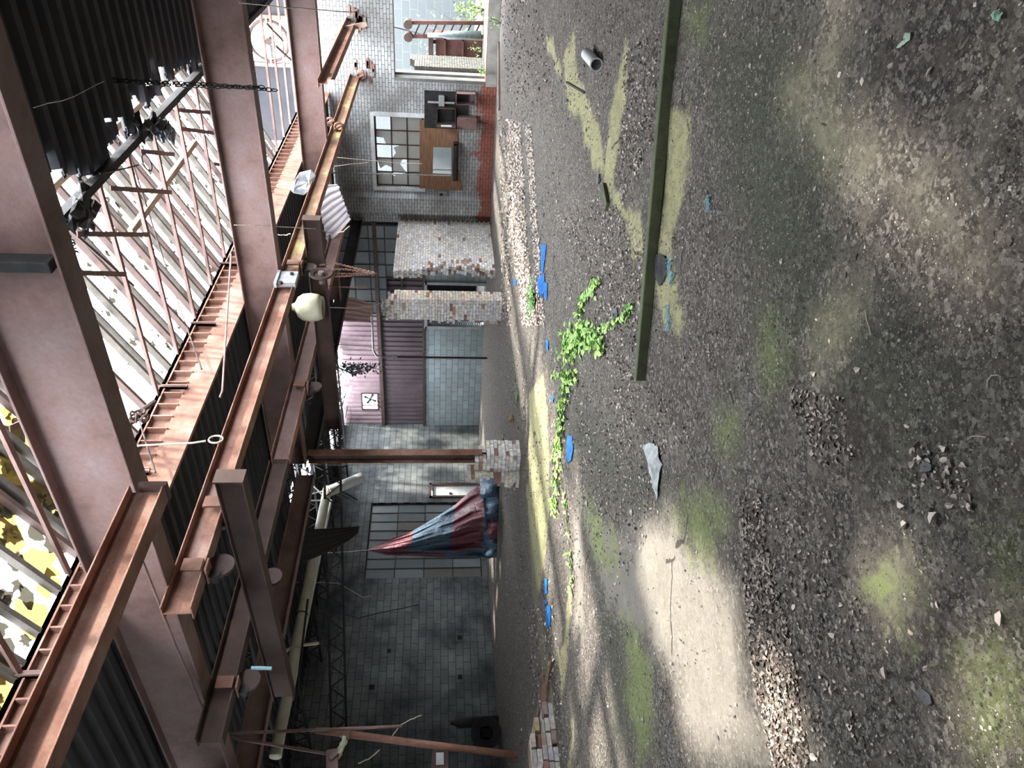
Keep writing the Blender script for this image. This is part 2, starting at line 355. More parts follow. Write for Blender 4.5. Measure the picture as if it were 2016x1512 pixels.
def floor():
    xs = np.concatenate([np.arange(-1.5, 1.2, .1), np.arange(1.2, 8, .035), np.arange(8, 14, .07), np.arange(14, 21.45, .15), [21.5]])
    ys = np.concatenate([np.arange(-2.5, -.8, .1), np.arange(-.8, 7, .035), np.arange(7, 11, .06), np.arange(11, 18.25, .15), [18.3]])
    X, Y = np.meshgrid(xs, ys, indexing='ij'); nx, ny = X.shape
    px, py = X.ravel(), Y.ravel()
    nz = np.array([noise.fractal(Vector((a*.9, b*.9, 3)), .8, 2.0, 4) for a, b in zip(px, py)])
    nf = np.array([noise.noise(Vector((a*5, b*5, 9))) for a, b in zip(px, py)])
    masks = {}
    nw = np.array([noise.fractal(Vector((a*3.2, b*3.2, 21)), .6, 2.1, 5) for a, b in zip(px, py)])*.10
    for k, regs, soft in (('moss', R_MOSS, 3.5), ('yel', R_YEL, 9), ('conc', R_CONC, 3), ('sunsand', R_SUNSAND, 5), ('dark', R_DARK, 3), ('grn', R_GRN, 1.6)):
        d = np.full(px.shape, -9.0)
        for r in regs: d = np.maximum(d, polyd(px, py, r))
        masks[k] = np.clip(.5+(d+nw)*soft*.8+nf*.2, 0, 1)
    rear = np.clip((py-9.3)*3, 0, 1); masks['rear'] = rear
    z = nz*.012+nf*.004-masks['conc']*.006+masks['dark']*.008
    vs = np.stack([px, py, z], 1)
    idx = np.arange(nx*ny).reshape(nx, ny)
    fs = np.stack([idx[:-1,:-1], idx[1:,:-1], idx[1:,1:], idx[:-1,1:]], -1).reshape(-1, 4)
    me = bpy.data.meshes.new('floor'); me.from_pydata(vs.tolist(), [], fs.tolist())
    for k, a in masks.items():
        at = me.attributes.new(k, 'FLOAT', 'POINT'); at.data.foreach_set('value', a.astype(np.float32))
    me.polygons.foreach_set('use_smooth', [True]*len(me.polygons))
    o = bpy.data.objects.new('floor', me); C.objects.link(o); o['kind'] = 'structure'
    m, nt, b = mat('dirty_shop_floor'); v = co(nt)
    def A(n):
        a = N(nt, 'ShaderNodeAttribute'); a.attribute_name = n; return a.outputs['Fac']
    n1 = tex(nt, 1.1, 8, .6, v); n2 = tex(nt, 9, 10, .7, v); n3 = tex(nt, 60, 8, .75, v); n4 = tex(nt, 190, 5, .8, v)
    def edge(k, gain=3.0, amt=1.2):
        return mth(nt, 'MULTIPLY_ADD', mth(nt, 'ADD', A(k), mth(nt, 'MULTIPLY', mth(nt, 'SUBTRACT', n2, .5), amt)), gain, .5-gain*.5, True)
    n5 = tex(nt, 27, 8, .75, v); n6 = tex(nt, 3.2, 10, .72, v)
    def brk(k, sc, th=0.0):     # broken up by flaking at two scales
        e = mth(nt, 'ADD', A(k), mth(nt, 'ADD', mth(nt, 'MULTIPLY', mth(nt, 'SUBTRACT', n2, .5), 1.5), mth(nt, 'MULTIPLY', mth(nt, 'SUBTRACT', n5, .5), 2.2)))
        return mth(nt, 'MULTIPLY_ADD', e, sc, .5-sc*(.58+th), True)
    base = ramp(nt, n6, [(.36, (.09,.078,.068)), (.5, (.165,.145,.125)), (.66, (.26,.235,.205))])
    base = mix(nt, mth(nt, 'MULTIPLY_ADD', n1, 4, -2.1, True), base, (.105,.10,.085))
    col = mix(nt, mth(nt, 'MULTIPLY', edge('grn', 1.6), .85), base, mix(nt, n5, (.035,.045,.032), (.14,.15,.105)))
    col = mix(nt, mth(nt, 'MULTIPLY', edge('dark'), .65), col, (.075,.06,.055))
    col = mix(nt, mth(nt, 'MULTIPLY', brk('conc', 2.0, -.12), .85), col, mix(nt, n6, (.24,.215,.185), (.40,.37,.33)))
    col = mix(nt, mth(nt, 'MULTIPLY', brk('sunsand', 1.6, .0), .5), col, mix(nt, n2, (.20,.185,.14), (.34,.32,.25)))  # sun streaks and pale sand mixed into the floor colour
    col = mix(nt, mth(nt, 'MULTIPLY', brk('yel', 2.6, -.12), .9), col, mix(nt, n6, (.38,.40,.17), (.62,.56,.34)))
    col = mix(nt, mth(nt, 'MULTIPLY', brk('moss', 1.4, -.02), .75), col, mix(nt, n2, (.15,.20,.06), (.40,.48,.17)))
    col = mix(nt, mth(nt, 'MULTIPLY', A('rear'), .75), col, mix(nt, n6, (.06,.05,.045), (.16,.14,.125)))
    clean = mth(nt, 'SUBTRACT', 1.0, mth(nt, 'MULTIPLY', mth(nt, 'MAXIMUM', A('conc'), mth(nt, 'MULTIPLY', A('sunsand'), .6)), .8), None, True)
    def crumbs(scale, th, amt, colr, gate=None):
        vv = N(nt, 'ShaderNodeTexVoronoi'); vv.inputs['Scale'].default_value = scale; L(nt, v, vv.inputs['Vector'])
        sp = N(nt, 'ShaderNodeSeparateColor'); L(nt, vv.outputs['Color'], sp.inputs[0])
        k = mth(nt, 'MULTIPLY_ADD', vv.outputs['Distance'], -9.0, mth(nt, 'MULTIPLY', sp.outputs[1], 4.5), True)
        k = mth(nt, 'MULTIPLY', k, mth(nt, 'GREATER_THAN', sp.outputs[0], th))
        k = mth(nt, 'MULTIPLY', k, clean)
        if gate is not None: k = mth(nt, 'MULTIPLY', k, gate)
        return k
    def mosaic(scale, stops):
        vv = N(nt, 'ShaderNodeTexVoronoi'); vv.inputs['Scale'].default_value = scale; L(nt, v, vv.inputs['Vector'])
        sp = N(nt, 'ShaderNodeSeparateColor'); L(nt, vv.outputs['Color'], sp.inputs[0]); r = ramp(nt, sp.outputs[0], stops); r.node.color_ramp.interpolation = 'CONSTANT'; return r
    gv = mth(nt, 'SUBTRACT', clean, mth(nt, 'MULTIPLY', mth(nt, 'MAXIMUM', A('grn'), A('moss')), .7), None, True)
    gv = mth(nt, 'MULTIPLY', gv, mth(nt, 'MULTIPLY_ADD', n2, 5, -1.9, True))
    ygate = mth(nt, 'SUBTRACT', 1.0, mth(nt, 'MULTIPLY', A('yel'), .7), None, True)
    gv = mth(nt, 'MULTIPLY', gv, ygate)
    col = mix(nt, mth(nt, 'MULTIPLY', gv, .8), col, mosaic(48, [(0, (.03,.026,.027)), (.40, (.075,.065,.062)), (.58, (.16,.14,.128)), (.76, (.36,.325,.295)), (.91, (.56,.52,.47))]))
    col = mix(nt, mth(nt, 'MULTIPLY', gv, .45), col, mosaic(105, [(0, (.025,.022,.024)), (.45, (.12,.108,.098)), (.72, (.26,.235,.21)), (.9, (.5,.46,.41))]))
    gt = mth(nt, 'MULTIPLY_ADD', n6, 5, -1.9, True)
    k1 = crumbs(55, .55, 1, None, gt); k2 = crumbs(120, .45, 1, None); k3 = crumbs(75, .86, 1, None); k4 = crumbs(160, .86, 1, None); k5 = crumbs(28, .82, 1, None, gt)
    col = mix(nt, mth(nt, 'MULTIPLY', k5, .75), col, (.05,.042,.04))
    col = mix(nt, mth(nt, 'MULTIPLY', k1, .8), col, (.035,.03,.028))
    col = mix(nt, mth(nt, 'MULTIPLY', k2, .65), col, (.04,.034,.032))
    col = mix(nt, mth(nt, 'MULTIPLY', k3, .75), col, (.38,.34,.29))
    col = mix(nt, mth(nt, 'MULTIPLY', k4, .6), col, (.42,.39,.34))
    kk_ = mth(nt, 'ADD', mth(nt, 'ADD', k1, k5), mth(nt, 'MULTIPLY', mth(nt, 'ADD', k3, k2), .5))
    # slab cracks
    vo = N(nt, 'ShaderNodeTexVoronoi', feature='DISTANCE_TO_EDGE'); vo.inputs['Scale'].default_value = .33
    wv = N(nt, 'ShaderNodeVectorMath', operation='ADD'); L(nt, v, wv.inputs[0])
    wn_ = N(nt, 'ShaderNodeTexNoise'); wn_.inputs['Scale'].default_value = 3; wn_.inputs['Detail'].default_value = 6; L(nt, v, wn_.inputs['Vector'])
    sc_ = N(nt, 'ShaderNodeVectorMath', operation='SCALE'); sc_.inputs[3].default_value = .25; L(nt, wn_.outputs['Color'], sc_.inputs[0]); L(nt, sc_.outputs[0], wv.inputs[1])
    L(nt, wv.outputs[0], vo.inputs['Vector'])
    ck = mth(nt, 'MULTIPLY', mth(nt, 'LESS_THAN', vo.outputs['Distance'], .0035), mth(nt, 'GREATER_THAN', n1, .56))
    col = mix(nt, mth(nt, 'MULTIPLY', ck, .8), col, (.03,.025,.02))
    L(nt, col, b.inputs['Base Color']); b.inputs['Roughness'].default_value = .92; b.inputs['Specular IOR Level'].default_value = .2
    h = mth(nt, 'ADD', mth(nt, 'MULTIPLY', n3, 1.0), mth(nt, 'ADD', mth(nt, 'MULTIPLY', n2, 1.5), mth(nt, 'ADD', mth(nt, 'MULTIPLY', n4, .4), mth(nt, 'MULTIPLY', kk_, .5))))
    bump(nt, b, h, .9, .02)
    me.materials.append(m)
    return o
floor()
def fz(x, y):
    return noise.fractal(Vector((x*.9, y*.9, 3)), .8, 2.0, 4)*.012+noise.noise(Vector((x*5, y*5, 9)))*.004

# ------------------------------------------------------------------ walls
XE, YL = 21.4, 18.2
def wall_rects(mb, ax, val, th, lo, hi, zlo, zhi, holes):
    """wall in the plane ax=val (thickness outward), rectangular holes (a0,a1,z0,z1)"""
    us = sorted({lo, hi, *[h[0] for h in holes], *[h[1] for h in holes]}); zs = sorted({zlo, zhi, *[h[2] for h in holes], *[h[3] for h in holes]})
    for i in range(len(us)-1):
        for j in range(len(zs)-1):
            u, z = (us[i]+us[i+1])/2, (zs[j]+zs[j+1])/2
            if any(h[0] < u < h[1] and h[2] < z < h[3] for h in holes): continue
            if ax == 0: mb.box((val, us[i], zs[j]), (val+th, us[i+1], zs[j+1]))
            else: mb.box((us[i], val, zs[j]), (us[i+1], val+th, zs[j+1]))
mb = MB(); wall_rects(mb, 0, XE, .35, -5.1, 10.0, 0, 5.2, [(2.2, 5.8, .32, 2.8), (6.78, 8.87, 2.02, 3.42)])
# gable above the roof line, with the square fan opening
mb.add([(XE,3.2,5.2),(XE,6.3,5.2),(XE,4.15,6.6),(XE,3.2,6.6),(XE+.2,3.2,5.2),(XE+.2,6.3,5.2),(XE+.2,4.15,6.6),(XE+.2,3.2,6.6)][:0], [])
struct('wall_end_front', mb, BRX)
mb = MB(); wall_rects(mb, 0, XE, .3, 10.0, 18.5, 0, 2.05, [(12.15, 13.75, .0, 1.95)]); struct('wall_end_rear', mb, BLKX)
mb = MB(); wall_rects(mb, 1, YL, .3, -1.5, XE+.3, 0, 5.08, [(14.34, 17.42, .17, 3.72), (17.68, 18.24, 0, 1.76)]); struct('wall_left', mb, BLKL)
mb = MB(); mb.box((-6.3, -5.4, 0), (XE, -5.1, 5.3)); struct('wall_right', mb, BLKL)
mb = MB(); mb.box((-6.3, -5.1, 0), (-6.0, 18.4, 5.3)); struct('wall_back', mb, BRX)
mb = MB(); mb.box((-6.3, -5.4, -.12), (-1.5, 18.4, -.02)); mb.box((-1.5, -5.4, -.12), (XE, -2.5, -.02)); struct('floor_apron', mb, CONC)
# pilaster by the torn partition
mb = MB(); mb.box((XE-.38, 9.05, 0), (XE, 9.55, 4.6)); struct('wall_pilaster', mb, BRX)

def corr(mb, o, u, v, nrmv, lu, lv, pitch, amp, cell=.12, keep=None, prof='trap', fine=None):
    """ribbed sheet: ribs run along v, profile along u"""
    o = V(*o); u = V(*u); v = V(*v); n = V(*nrmv); us = []
    k = 0
    while k*pitch < lu:
        b = k*pitch
        us += [(b, 0), (b+pitch*.35, 0), (b+pitch*.5, 1), (b+pitch*.85, 1)] if prof == 'trap' else [(b, 0), (b+pitch*.25, .7), (b+pitch*.5, 1), (b+pitch*.75, .7)]
        k += 1
    us = [q for q in us if q[0] <= lu]
    if fine:
        o2 = [us[0]]
        for q, r in zip(us[:-1], us[1:]):
            m_ = max(1, int(math.ceil((r[0]-q[0])/fine)))
            o2 += [(q[0]+(r[0]-q[0])*j/m_, q[1]+(r[1]-q[1])*j/m_) for j in range(1, m_+1)]
        us = o2
    nv = max(1, int(lv/cell)); idx = {}
    base = len(mb.v); vs = []; fs = []
    for i, (uu, a) in enumerate(us):
        for j in range(nv+1): vs.append(o+u*uu+v*(lv*j/nv)+n*a*amp)
    for i in range(len(us)-1):
        for j in range(nv):
            if keep is None or keep(us[i][0], lv*(j+.5)/nv):
                fs.append((i*(nv+1)+j, (i+1)*(nv+1)+j, (i+1)*(nv+1)+j+1, i*(nv+1)+j+1))
    mb.add(vs, fs)
def n2(a, b, s=0): return noise.fractal(Vector((a, b, s)), .7, 2.1, 5)

# rear end wall cladding above the blocks
mb = MB(); corr(mb, (XE+.1, 10.0, 2.05), (0,1,0), (0,0,1), (-1,0,0), 8.3, 1.5, .2, .05, .75)
struct('wall_cladding_lower', mb, noisy('plum_cladding', (.07,.055,.065), (.12,.09,.10), 1.5, .6, .1), solid=.01)
def kp(u, v):
    y = 10+u; z = 3.6+v
    if 11.2 < y < 13.6 and z < 3.9: return True
    h = n2(y*.9, z*1.1, 5)
    if 13.8 < y < 17.6 and z > 5.0+h*.8: return False
    if 16.75 < y < 17.5 and 3.72 < z < 4.3: return False
    return True
mb = MB(); corr(mb, (XE+.12, 10.0, 3.6), (0,1,0), (0,0,1), (-1,0,0), 8.3, 2.0, .2, .05, .08, kp)
struct('wall_cladding_upper', mb, noisy('pink_cladding', (.20,.14,.16), (.34,.25,.27), 1.5, .6, .1), solid=.01)
mb = MB(); mb.box((XE-.06, 10.0, 3.5), (XE+.04, YL, 3.62)); tag(obj('wall_girt', mb, RUSTD), 'long rusty steel girt across the ribbed cladding of the rear end wall', 'girt')
mb = MB(); mb.box((XE-.05, 10.0, 2.03), (XE+.05, YL, 2.09)); struct('trim_1', mb, RUSTD)

# roofs
ROOF_HOLES = [[(px_-5.2*SUN[0], py_-5.2*SUN[1]) for px_, py_ in r] for r in R_SUNSAND+[R_CONC[0], R_CONC[2], R_MOSS[2], R_MOSS[3], R_MOSS[6]]]
def sunhole(x, y):                      # added openings in the unseen roof, shaped to throw sun onto chosen floor patches
    return any(inpoly(np.array([x]), np.array([y]), r)[0] for r in ROOF_HOLES)
def keep_front(u, v):
    x = 1.6+u; y = 1.7+v
    e = 3.24+.10*n2(x*1.4, 0, 1)+.06*n2(x*6, 0, 2)
    if 6.1 < x < 7.6: e -= .42*math.sin((x-6.1)/1.5*math.pi)+.2*n2(x*4, y*4, 2)
    if 8.3 < x < 9.0: e -= .15+.2*n2(x*4, y*4, 2)
    if 9.2 < x < 11.8: e -= .22+.25*n2(x*3, y*3, 2)
    if y > e: return False
    if 7.6 < x < 10.5 and y > 2.4 and n2(x*2.6, y*2.6, 8) > .8: return False
    return True
mb = MB(); corr(mb, (-6.2, -5.3, 5.2), (1,0,0), (0,1,0), (0,0,1), 7.8, 8.4, .28, .07, .9)
corr(mb, (-6.2, 6.27, 5.2), (1,0,0), (0,1,0), (0,0,1), 4.8, 12.2, .28, .07, .9); corr(mb, (-6.2, 3.0, 5.24), (1,0,0), (0,1,0), (0,0,1), 8.6, 3.3, .28, .07, .9)
struct('ceiling_near', mb, DECK, solid=.012)
mb = MB(); corr(mb, (1.6, -5.3, 5.2), (1,0,0), (0,1,0), (0,0,1), 19.8, 7.0, .28, .07, .1, lambda u, v: 1.6+u > 6.3 or -5.3+v < -5.2 or not sunhole(1.6+u, -5.3+v)); corr(mb, (1.6, 1.7, 5.2), (1,0,0), (0,1,0), (0,0,1), 19.8, 1.9, .28, .07, .04, keep_front, fine=.04)
struct('ceiling_front', mb, DECK, solid=.012)
MIDH = [(5.1,7.4),(5.25,7.5),(4.6,8.6),(4.9,9.2),(8.6,8.8),(7.2,7.9)]
def keep_mid(u, v):
    return not any(math.hypot(-1.5+u-a, 6.27+v-b) < .055 for a, b in MIDH)
mb = MB(); corr(mb, (-1.5, 6.27, 4.66), (1,0,0), (0,1,0), (0,0,1), 22.9, 3.59, .24, .06, .06, keep_mid)
struct('ceiling_middle', mb, DECK, solid=.012)
mb = MB(); mb.box((-1.5, 6.27, 4.9), (XE, 6.31, 5.26)); struct('wall_upstand', mb, DECK)
def keep_rear(u, v):
    x = -1.5+u; y = 9.7+v; h = n2(x*.8, y*.8, 4)
    if x > 18.2 and 13.4 < y < 17.3 and h > -.1: return False
    if 12.2 < x < 15.8 and 11.5 < y < 14.5 and h > .24: return False
    return True
mb = MB(); corr(mb, (-1.5, 9.8, 5.0), (1,0,0), (0,1,0), (0,0,1), 22.9, 8.6, .24, .06, .06, keep_rear)
struct('ceiling_rear', mb, DECK, solid=.012)
mb = MB(); mb.box((-1.5, 9.75, 4.62), (XE, 9.86, 5.02)); struct('wall_step', mb, DECK)

# ------------------------------------------------------------------ steel frame
def ibeam(parent, p0, p1, dep, fwid, tw, tf, m, mw=None):
    """p0,p1: underside centre line"""
    p0 = V(*p0); p1 = V(*p1)
    a = MB(); a.bar(p0+V(0,0,tf/2), p1+V(0,0,tf/2), fwid, tf); obj('bottom_flange', a, m, parent, bevel=.004)
    a = MB(); a.bar(p0+V(0,0,dep-tf/2), p1+V(0,0,dep-tf/2), fwid, tf); obj('top_flange', a, m, parent, bevel=.004)
    a = MB(); a.bar(p0+V(0,0,dep/2), p1+V(0,0,dep/2), tw, dep-2*tf); obj('web', a, mw or m, parent)
def beam(x, y0, y1, label, z=4.0, dep=.6, name='roof_beam'):
    t = thing(name, label, 'beam', (x, y0, z), 'deep beams across the bays'); ibeam(t, (x, y0, z), (x, y1, z), dep, .24, .02, .022, RUST); return t
b0 = beam(4.55, -3.0, 9.75, 'deep rusty roof beam with a pale scuff and a black clamp, nearest overhead', dep=.66)
b1 = beam(10.35, -3.0, 9.75, 'deep rusty roof beam crossed by a hanging double chain')
b2 = beam(16.3, -3.0, 9.75, 'deep rusty roof beam nearest the brick end wall', dep=.57)
for x in (4.55, 10.35, 16.3): pass
mb = MB(); mb.bar((4.42, 2.62, 4.66), (4.42, 2.62, 4.35), .05, .28, (0,1,0)); 
mb = MB(); mb.box((4.41, 2.41, 4.05), (4.54, 2.49, 4.62)); obj('splice_clamp', mb, BLACK, b0, bevel=.01)

def rail(name, y, x0, x1, label, cat='rail', m=RUSTO, mw=None, z=3.735, dep=.27):
    t = thing(name, label, cat, (x0, y, z), 'crane rails along the bay'); ibeam(t, (x0, y, z), (x1, y, z), dep, .17, .012, .016, m, mw); return t
r_i = rail('crane_rail', 4.42, -1.0, 4.36, 'near rusty crane rail that stops under the closest deep roof beam')
mb = MB(); mb.box((4.36, 4.33, 3.72), (4.40, 4.50, 3.93)); obj('end_plate', mb, RUSTD, r_i)
r0 = rail('crane_rail', 4.36, 15.6, XE+.05, 'short cut crane rail socketed in the brick wall beside a splintered board')
mb = MB(); mb.box((15.57, 4.27, 3.66), (15.6, 4.45, 3.8)); obj('end_plate', mb, GALV, r0)
r1a = rail('crane_rail', 5.76, 4.19, 9.95, 'orange rusted crane rail between the closest beam and the grey splice bracket')
r1b = rail('crane_rail', 5.76, 10.1, XE+.05, 'crane rail with patches of yellow paint running into the brick end wall', mw=YELL)
r2a = rail('crane_rail', 7.64, 4.0, 8.1, 'dull brown crane rail beyond the clamped splice, towards the dark left bay', m=RUSTD)
r2b = rail('crane_rail', 7.64, 8.2, 16.2, 'crane rail crossing before the lone rusty column, yellow flecked web', mw=RUST)
mb = MB(); mb.box((9.95, 5.69, 3.74), (10.1, 5.83, 3.95)); mb.box((9.8, 5.60, 3.96), (10.2, 5.68, 4.0)); mb.box((9.85, 5.62, 3.7), (10.2, 5.69, 3.98))
s = thing('splice_bracket', 'bright grey bolted bracket joining the long crane rail under the middle beam', 'bracket', (10.0, 5.7, 3.7)); obj('bracket_plate', mb, GALV, s)
for q_ in ((9.83, 3.9), (10.1, 3.78)):
    mb = MB(); mb.tube([(q_[0],5.59,q_[1]),(q_[0],5.63,q_[1])], .028, 10); obj('bolt', mb, BLACK, s)

def trolley(x, y, label, rot=1):
    t = thing('end_truck', label, 'crane truck', (x, y, 3.5), 'wheeled trucks hung on the crane rails')
    a = MB(); a.box((x-.07, y-.115, 3.75), (x+.07, y-.09, 3.93)); a.box((x-.07, y-.115, 3.70), (x+.07, y+.09, 3.718)); obj('side_plate', a, RUSTO, t)
    a = MB(); a.lathe((x+.10, y+.02, 3.63), (0,1,0), [(0,0),(0,.13),(.035,.13),(.035,0)], 20); obj('curved_plate', a, RUSTD, t)
    a = MB(); a.lathe((x-.02, y+.0, 3.66), (0,1,0), [(0,0),(0,.055),(.05,.045),(.1,.045),(.1,0)], 16); obj('wheel', a, RUSTK, t)
    return t
trolley(4.65, 5.76, 'yellow scraped wheel truck on the rail near its cut end under the closest beam')
trolley(5.45, 5.76, 'wheel truck where the darker crane bridge hangs from the orange rail')
trolley(10.55, 5.76, 'curved dark wheel truck right beyond the bright grey splice bracket')
trolley(9.9, 7.64, 'small wheel truck on the rail in front of the rusty column top')
trolley(6.0, 7.64, 'wheel truck clamped on the dull brown rail of the left bay')
trolley(4.6, 7.64, 'wheel truck on the dull rail, closest to the leaning pipe post')

def bridge(x, x1, y0, y1, label):
    t = thing('crane_bridge', label, 'crane bridge', (x, y0, 3.45), 'small crane bridges slung below the rails')
    ibeam(t, (x, y0, 3.42), (x1, y1, 3.42), .27, .15, .014, .016, RUSTD)
    a = MB(); d = .12; a.box((x-.09, y0-.02, 3.42), (x+.09, y0, 3.70)); obj('end_plate', a, RUSTD, t)
    a = MB(); a.box((x-.03, 5.80, 3.70), (x+.03, 5.86, 3.79)); obj('hanger', a, RUSTD, t)
    return t
bridge(5.28, 5.45, 5.15, 9.3, 'dark crane bridge slung towards the left bay with an open channel end')
bridge(10.95, 11.05, 5.1, 9.5, 'dark crane bridge carrying the round hoist wheel')

# girder over the middle line with fluted upstand
g = thing('eave_girder', 'long mottled rusty eave girder under the ladder-like fluted strip', 'girder', (4.6, 6.2, 4.6))
mb = MB(); mb.box((-1.0, 6.2, 4.60), (XE-.01, 6.23, 4.90)); mb.box((-1.0, 6.2, 4.585), (XE-.01, 6.25, 4.60)); obj('web', mb, RUSTO, g)
mb = MB(); mb.box((-1.0, 6.17, 5.15), (XE-.01, 6.25, 5.20)); mb.box((-1.0, 6.17, 5.13), (XE-.01, 6.18, 5.20)); obj('top_angle', mb, RUSTO, g)
prof = []; x = -1.0
while x < XE-.3: prof += [(x, 6.26), (x+.2, 6.26), (x+.203, 6.175), (x+.222, 6.175), (x+.225, 6.26)]; x += .235
mb = MB(); mb.add([(a, b, z) for a, b in prof for z in (4.88, 5.195)], [(2*i, 2*i+2, 2*i+3, 2*i+1) for i in range(len(prof)-1)])
obj('fluted_strip', mb, RUSTO, g)
for x in (6.42, 8.02, 9.55, 3.9, 11.4, 13.0):
    a = MB(); a.box((x-.03, 6.15, 4.86), (x+.03, 6.19, 5.2)); a.box((x-.03, 6.12, 4.86), (x-.024, 6.19, 5.2)); a.tube([(x, 6.15, 4.9), (x, 6.14, 4.9)], .012, 6); obj('stiffener', a, RUST, g)

# level glazing bars across the skylight strip
k = 0
xs = [-.8, .2, 1.2, 2.2, 3.2, 3.9, 4.98, 5.95, 6.9, 7.85, 8.78, 9.7]+[10.7+.93*i for i in range(6)]+[16.7+.93*i for i in range(5)]
for x in xs:
    a = MB(); xo = random.uniform(-.06,.06)
    a.bar((x+xo, 3.33, 5.165), (x, 6.165, 5.175), .06, .014); a.bar((x+xo, 3.33, 5.19), (x, 6.165, 5.2), .012, .04)
    o = tag(obj('glazing_bar', a, RUST, loc=(x, 3.15, 5.16)), 'one of the rusty tee bars spanning level across the skylight strip', 'bar', 'level rusty bars under the skylight')
rungs = [((8.01,3.44),(9.75,4.22)),((9.06,3.41),(10.15,3.85)),((7.03,3.51),(8.71,4.33)),((6.77,3.8),(7.83,4.4)),((10.6,3.65),(12.4,4.33)),((10.7,3.43),(12.19,3.93)),((13.2,3.5),(15.0,4.3)),((17.0,3.6),(18.6,4.3)),((17.7,4.2),(19.6,5.0)),((11.8,4.6),(13.6,5.4)),((5.0,4.3),(5.9,4.75))]
for (xa, ya), (xb, yb) in rungs:
    a = MB(); a.bar((xa, ya, 5.148), (xb, yb, 5.148), .055, .012)
    tag(obj('cross_tie', a, RUST, loc=(xa, ya, 5.148)), 'one of the rusty flats tying neighbouring skylight bars together', 'tie', 'slanting ties between the skylight bars')
# sloping skylight rafters
MS = .55
def sl(y, x, dz=0): return (x, y, 5.22+MS*(6.2-y)+dz)
x = 2.5
while x < 17.2:
    for dx, wd in ((0, .05), (.13, .03)):
        if dx and random.random() < .4: continue
        if x < 6.2 and dx: wd = .06
        a = MB(); a.bar(sl(6.25, x+dx), sl(3.95, x+dx), wd, .09)
        tag(obj('skylight_rafter', a, RAFT if random.random() < .6 else RUSTD, loc=(x+dx, 6.2, 5.2)), 'one of the parallel sloping rafters of the glassless skylight against white sky', 'rafter', 'sloping skylight rafters')
    x += .46
a = MB(); a.bar((.5, 3.98, 6.45), (XE, 3.98, 6.45), .09, .2); tag(obj('ridge_board', a, WOOD), 'pale weathered timber ridge board above the torn roof edge', 'board')
a = MB(); a.bar((1.6, 3.26, 5.16), (XE, 3.26, 5.16), .09, .1); tag(obj('edge_purlin', a, BLACK), 'dark purlin along the ragged edge of the sooty roof', 'purlin')
for (x0_, y0_, nx__, ny__, lab) in ((300, 250, 26, 16, 'big black rag of roofing felt hanging from the middle of the torn roof edge'), (165, 420, 16, 22, 'black tattered felt at the torn roof corner beside the closest beam')):
    mb = MB()
    for k in range(26):
        c_ = P(2, random.uniform(5.0, 5.18), x0_+random.gauss(0, nx__*.55), y0_+random.gauss(0, ny__*.6)); mb.blob(c_, random.uniform(.04, .13), (1.3, .8, .45), .45)
    tag(obj('felt_rag', mb, BLACK, loc=tuple(P(2, 5.1, x0_, y0_))), lab, 'roofing felt')
mb = MB()
for k in range(30): mb.blob(P(2, random.uniform(4.98, 5.1), 330+random.gauss(0, 7), 262+random.gauss(0, 8)), random.uniform(.03, .07), (1.3, .9, .5), .4)
tag(obj('felt_rag', mb, noisy('grey_felt', (.07,.08,.095), (.16,.18,.2), 8, .7, .3), loc=tuple(P(2, 5.05, 330, 262))), 'grey blue crumpled rag drooping below the black felt at the roof edge', 'rag')
# nest of pale twine against the flange of the closest beam
mb = MB(); pts = [P(0, 4.70, 122+random.gauss(0, 8)+k*.2, 430+k*.8+random.gauss(0, 5)) for k in range(90)]; mb.tube(pts, .006, 5)
tag(obj('twine_nest', mb, BLUEW, loc=tuple(pts[0])), 'pale blue nest of twine stuck beside the flange of the closest beam', 'twine')
# a loose rafter lying over the others
a = MB(); a.bar(P(2, 5.45, 257, 458), P(2, 5.45, 384, 280), .09, .06)
tag(obj('loose_batten', a, WOOD), 'pale loose batten lying askew over the skylight rafters', 'batten')
for (p, q, lab) in (((6.1,5.6,5.35),(6.6,3.7,5.3),'dark fallen strip leaning inside the skylight next to the closest beam'),
                    ((6.9,4.6,5.3),(6.6,6.2,5.22),'thin bent strip dropping from the batten to the girder top'),
                    ((7.6,3.6,5.6),(8.6,5.0,5.45),'dark toothed flat hanging under the torn roof edge')):
    a = MB(); a.bar(p, q, .035, .02); tag(obj('loose_strip', a, RUSTD, loc=p), lab, 'strip')
# gable end with the big louvre fan
gb = MB(); wall_rects(gb, 0, XE, .12, 3.1, 7.6, 5.2, 7.0, [(4.4, 5.5, 5.5, 6.6)])
struct('wall_gable', gb, DECK)
fn = thing('gable_fan', 'big round ventilation fan set high in the gable beyond the skylight', 'fan', (XE, 4.95, 5.5))
a = MB(); a.torus((XE-.02, 4.95, 6.05), (1,0,0), .5, .045, 28, 8); obj('fan_ring', a, RUSTD, fn, smooth=True)
a = MB(); a.bar((XE-.05, 4.36, 5.5), (XE-.05, 5.54, 5.5), .08, .07); a.bar((XE-.05, 4.36, 6.6), (XE-.05, 5.54, 6.6), .08, .07); a.bar((XE-.05,4.36,5.5),(XE-.05,4.36,6.6),.08,.07); a.bar((XE-.05,5.54,5.5),(XE-.05,5.54,6.6),.08,.07); obj('fan_frame', a, RUSTO, fn)
for k in range(6):
    t = k*math.pi/3; d = V(0, math.cos(t), math.sin(t)); n = V(0, -math.sin(t), math.cos(t)); c = V(XE, 4.95, 6.05)
    a = MB(); a.add([c+d*.1-n*.05+V(.03,0,0), c+d*.44-n*.12+V(.05,0,0), c+d*.44+n*.12-V(.05,0,0), c+d*.1+n*.05-V(.03,0,0)], [(0,1,2,3)]); obj('blade', a, STEELGREY, fn, solid=.008)
